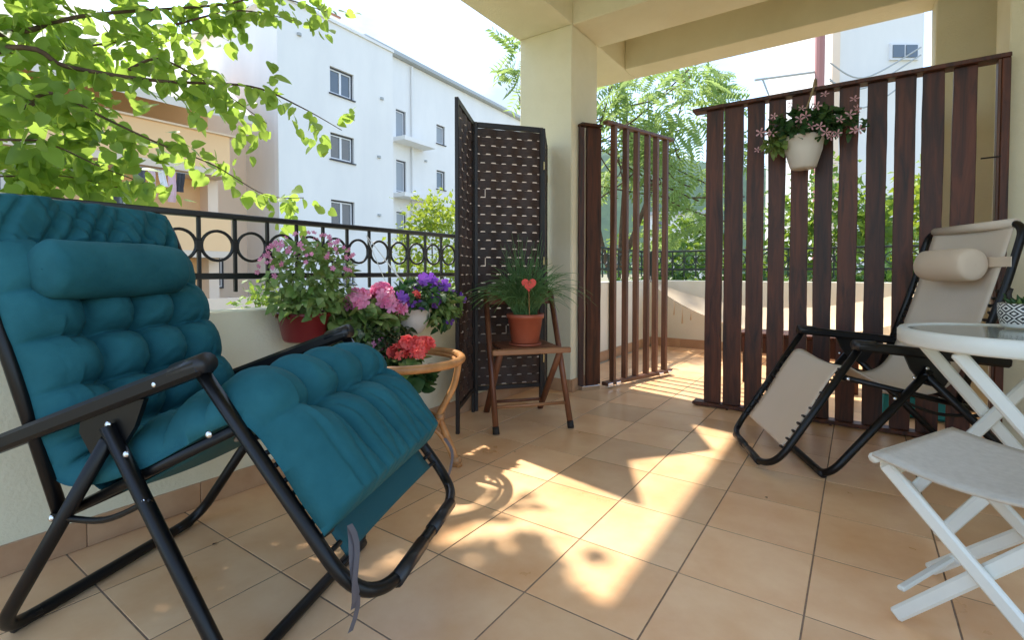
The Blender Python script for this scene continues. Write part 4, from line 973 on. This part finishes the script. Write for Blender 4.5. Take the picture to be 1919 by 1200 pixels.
# white pot with petunias
p3 = thing('hanging_pot', 'white round pot of purple petunias hung by wires from the railing', 'plant', (-.500, .985, 0))
lathe_pot(p3, [(.001,.545), (.045,.545), (.052,.552), (.078,.585), (.093,.625), (.097,.662), (.100,.664), (.100,.673), (.093,.673), (.090,.655), (.001,.65)], whpl)
for (dx, dy) in ((.0, -.09), (.0, .09), (.085, 0)):
    MB().tube([(dx, dy, .668), (-.19, -.12, 1.04)], .0018, 5).build('hanger_wire', white_eye, p3)
plant_leaves(p3, 420, (.03, .03, .735), (.12, .22, .08), .044, fol_d, 61, zmin=.62)
plant_leaves(p3, 260, (.06, .14, .685), (.10, .14, .11), .044, fol_l, 62, zmin=.56)
plant_leaves(p3, 90, (.05, .16, .62), (.05, .06, .07), .04, fol_d, 63)
stems(p3, 10, (0, 0, .665), (.03, .03, .74), (.1, .17, .06), 64)
rr = random.Random(65); sp_ = [(.05+rr.uniform(-.06, .07), rr.uniform(-.03, .17), .795+rr.uniform(-.025, .03)) for _ in range(16)]
sp_ += [(.10, -.16+.03*k, .735-.012*k) for k in range(5)]+[(.10, .20, .745), (.10, .235, .735), (.11, .25, .705), (.11, .16, .60), (.10, .19, .605), (.115, .06, .715), (.12, .04, .70), (.05, -.13, .70)]
blossoms(p3, sp_, (PVs, PFs), .030, pet_pu, 66)
head(p3, (.11, -.075, .742), .016, pet_co, 67, 10, .016)
# geranium on the rattan stand
p4 = thing('potted_plant', 'coral red geranium growing up through the rattan stand', 'plant', (*RC, 0))
lathe_pot(p4, [(.001,.220), (.050,.220), (.066,.300), (.072,.302), (.072,.316), (.064,.316), (.001,.305)], nmat('brown pot', (.12,.04,.025), .5))
plant_leaves(p4, 150, (.01, .0, .395), (.125, .13, .085), .062, fol_d, 71, tpl=(LV, LF), up=.8)
plant_leaves(p4, 26, (.05, -.02, .475), (.06, .07, .03), .055, fol_l, 72, tpl=(LV, LF), up=.8)
stems(p4, 9, (0, 0, .31), (.02, -.01, .46), (.07, .07, .07), 73, .003)
for i, (c, r_) in enumerate((((.075, .015, .540), .036), ((.035, -.045, .515), .034), ((.105, -.010, .515), .030), ((.075, .075, .535), .033), ((.060, -.02, .555), .025))): head(p4, c, r_, pet_co, 74+i, 30, .021)
# sedge in a terracotta pot on the wooden chair
p5 = thing('potted_plant', 'grassy arching sedge in a terracotta pot on the wooden chair', 'plant', (-.205, 1.579, .444))
lathe_pot(p5, [(.001,.012), (.072,.012), (.078,.018), (.098,.150), (.106,.152), (.107,.175), (.100,.176), (.096,.165), (.001,.160)], terra)
MB().lathe([(.001,0), (.088,0), (.094,.012), (.090,.011), (.001,.0105)], 28).build('saucer', terra, p5, True)
rr = random.Random(81); vs = []; fs = []
for k in range(430):
    a = rr.uniform(0, 2*math.pi); ln = rr.uniform(.32, .56); lean = rr.uniform(.2, 1.3); b0 = Vector((rr.uniform(-.05,.05), rr.uniform(-.05,.05), .165)); d = Vector((math.cos(a), math.sin(a), 0)); sd = Vector((-d.y, d.x, 0))
    n = 8; w0 = rr.uniform(.0018, .0034); pts = []
    for i in range(n+1):
        f_ = i/n; pts.append(b0+d*(ln*lean*.58*f_**1.15)+Vector((rr.uniform(-.004,.004), rr.uniform(-.004,.004), ln*(f_-.70*lean*f_*f_))))
    tb_ = MB().tube(pts, [w0*(1-.75*(i/n)**2) for i in range(n+1)], 3, caps=False); o = len(vs); vs += tb_.v; fs += [tuple(q+o for q in f) for f in tb_.f]
mb = MB().add(vs, fs).build('grass_blades', nmat('sedge blade', (.10,.24,.07), .42, color2=(.18,.33,.11), nscale=10, translucent=.25), p5, True, kind='stuff')
hrt = [(16*math.sin(t_)**3/17, (13*math.cos(t_)-5*math.cos(2*t_)-2*math.cos(3*t_)-math.cos(4*t_))/17) for t_ in [2*math.pi*k/28 for k in range(28)]]
M = Matrix.Translation((.105, -.125, .345)) @ Matrix.Rotation(R(38), 4, 'Z') @ Matrix.Rotation(R(90), 4, 'X')
hk = MB().prism([(x*.042, y*.042) for x, y in hrt][::-1], -.005, .005, M).build('heart_pick', nmat('red heart', (.70,.06,.035), .5), p5)
MB().tube([(.105, -.125, .310), (.07, -.065, .165)], .0025, 5).build('pick_stick', woodl_m, hk)
# hanging pot on the fence
p6 = thing('hanging_pot', 'white bucket pot of pale pink star flowers hooked on the slat fence', 'plant', (1.08, 2.405, 0))
lathe_pot(p6, [(.001,1.422), (.056,1.422), (.064,1.430), (.090,1.520), (.099,1.585), (.103,1.587), (.103,1.596), (.095,1.596), (.092,1.575), (.001,1.565)], whpl)
MB().tube(catmull([(-.06, -.03, 1.59), (.0, .0, 1.72), (.035, .03, 1.84), (.045, .045, 1.905), (.048, .075, 1.925), (.048, .11, 1.915), (.048, .12, 1.888)], 5), .0055, 6).build('hanger', nmat('cane hanger', (.32,.24,.13), .6), p6, True)
plant_leaves(p6, 520, (.02, -.02, 1.66), (.20, .13, .09), .044, fol_d, 91, zmin=1.55)
plant_leaves(p6, 70, (-.13, -.03, 1.575), (.06, .06, .05), .05, fol_l, 92)
plant_leaves(p6, 60, (.19, -.02, 1.62), (.10, .05, .06), .034, fol_d, 95)
stems(p6, 12, (0, 0, 1.58), (.03, 0, 1.67), (.2, .1, .07), 93)
rr = random.Random(94); sp_ = [(-.13,-.13,1.70), (.07,-.14,1.715), (.085,-.15,1.605), (-.20,-.10,1.63), (-.16,-.11,1.62), (.17,-.11,1.635), (.21,-.08,1.66), (.25,-.05,1.585), (.10,-.10,1.78), (.0,-.12,1.72), (-.22,-.06,1.545), (.02,-.15,1.67), (.13,-.10,1.56), (-.05,-.13,1.75), (.24,-.06,1.69)]
sp_ += [(rr.uniform(-.2,.25), -.12+rr.uniform(-.03,.05), 1.64+rr.uniform(-.08,.12)) for _ in range(10)]
blossoms(p6, sp_, (TVs, TFs), .024, pet_st, 94, face=(.1, -1, -.1), jit=.35)
# small patterned pot on the table
pm = bpy.data.materials.new('diamond print'); pm.use_nodes = True; N = pm.node_tree.nodes; L = pm.node_tree.links; b_ = N['Principled BSDF']; b_.inputs['Roughness'].default_value = .4
tcn = N.new('ShaderNodeTexCoord'); sx_ = N.new('ShaderNodeSeparateXYZ'); L.new(tcn.outputs['Object'], sx_.inputs[0])
def mth(op, a, b=None, c=None):
    n = N.new('ShaderNodeMath'); n.operation = op
    for i, q in enumerate((a, b, c)):
        if q is None: continue
        if isinstance(q, (int, float)): n.inputs[i].default_value = q
        else: L.new(q, n.inputs[i])
    return n.outputs[0]
ang = mth('ARCTAN2', sx_.outputs['Y'], sx_.outputs['X']); u_ = mth('MULTIPLY', ang, 9/(2*math.pi)); v_ = mth('MULTIPLY', mth('SUBTRACT', sx_.outputs['Z'], .016), 1/.034)
du_ = mth('ABSOLUTE', mth('SUBTRACT', mth('FRACT', u_), .5)); dv_ = mth('ABSOLUTE', mth('SUBTRACT', mth('FRACT', v_), .5))
rings = mth('GREATER_THAN', mth('FRACT', mth('MULTIPLY', mth('ADD', du_, dv_), 3.0)), .5)
body = mth('GREATER_THAN', sx_.outputs['Z'], .014); fac = mth('MULTIPLY', mth('SUBTRACT', 1, rings), body)
mxn = N.new('ShaderNodeMix'); mxn.data_type = 'RGBA'; mxn.inputs['A'].default_value = (.74,.73,.68,1); mxn.inputs['B'].default_value = (.012,.012,.014,1); L.new(fac, mxn.inputs['Factor']); L.new(mxn.outputs['Result'], b_.inputs['Base Color'])
p7 = thing('potted_succulent', 'small succulent in a black and white diamond patterned pot on the table', 'plant', (1.805, 1.64, .6635))
lathe_pot(p7, [(.001,0), (.050,0), (.056,.006), (.064,.05), (.0645,.082), (.060,.084), (.057,.074), (.001,.070)], pm)
rr = random.Random(99)
for k in range(22):
    a = rr.uniform(0, 6.28); e = Vector((math.cos(a)*rr.uniform(.01,.055), math.sin(a)*rr.uniform(.01,.055), .078+rr.uniform(.012,.04))); b0 = Vector((math.cos(a)*.015, math.sin(a)*.015, .070))
    MB().tube([b0, b0.lerp(e, .55), e], [.006, .008, .001], 6).build('succulent_leaf', fol_d if k % 3 else fol_l, p7, True)
MB().tube([(-.03, 0, .07), (-.036, .0, .115), (-.028, .0, .135)], [.006, .008, .005], 7).build('succulent_leaf', rubber, p7, True)

# scraps of dry leaf on the tiles
scrap = nmat('dry leaf', (.07,.04,.02), .8); scm = MB().add(SV, SF).mesh('leaf_scrap', scrap)
for (x, y, k, wh) in ((1.07, 1.30, .016, 'in front of the beige lounger'), (.56, .03, .016, 'beside the foot bar of the teal lounger'), (-.30, -.05, .02, 'under the teal lounger'), (.02, 1.16, .012, 'between the rattan stand and the wooden chair')):
    o = link('leaf_scrap', scm, None, (x, y, .003), (rnd.uniform(-.2,.2), rnd.uniform(-.2,.2), rnd.uniform(0, 6)), k, label='tiny dark leaf scrap on the tiles '+wh, category='leaf')
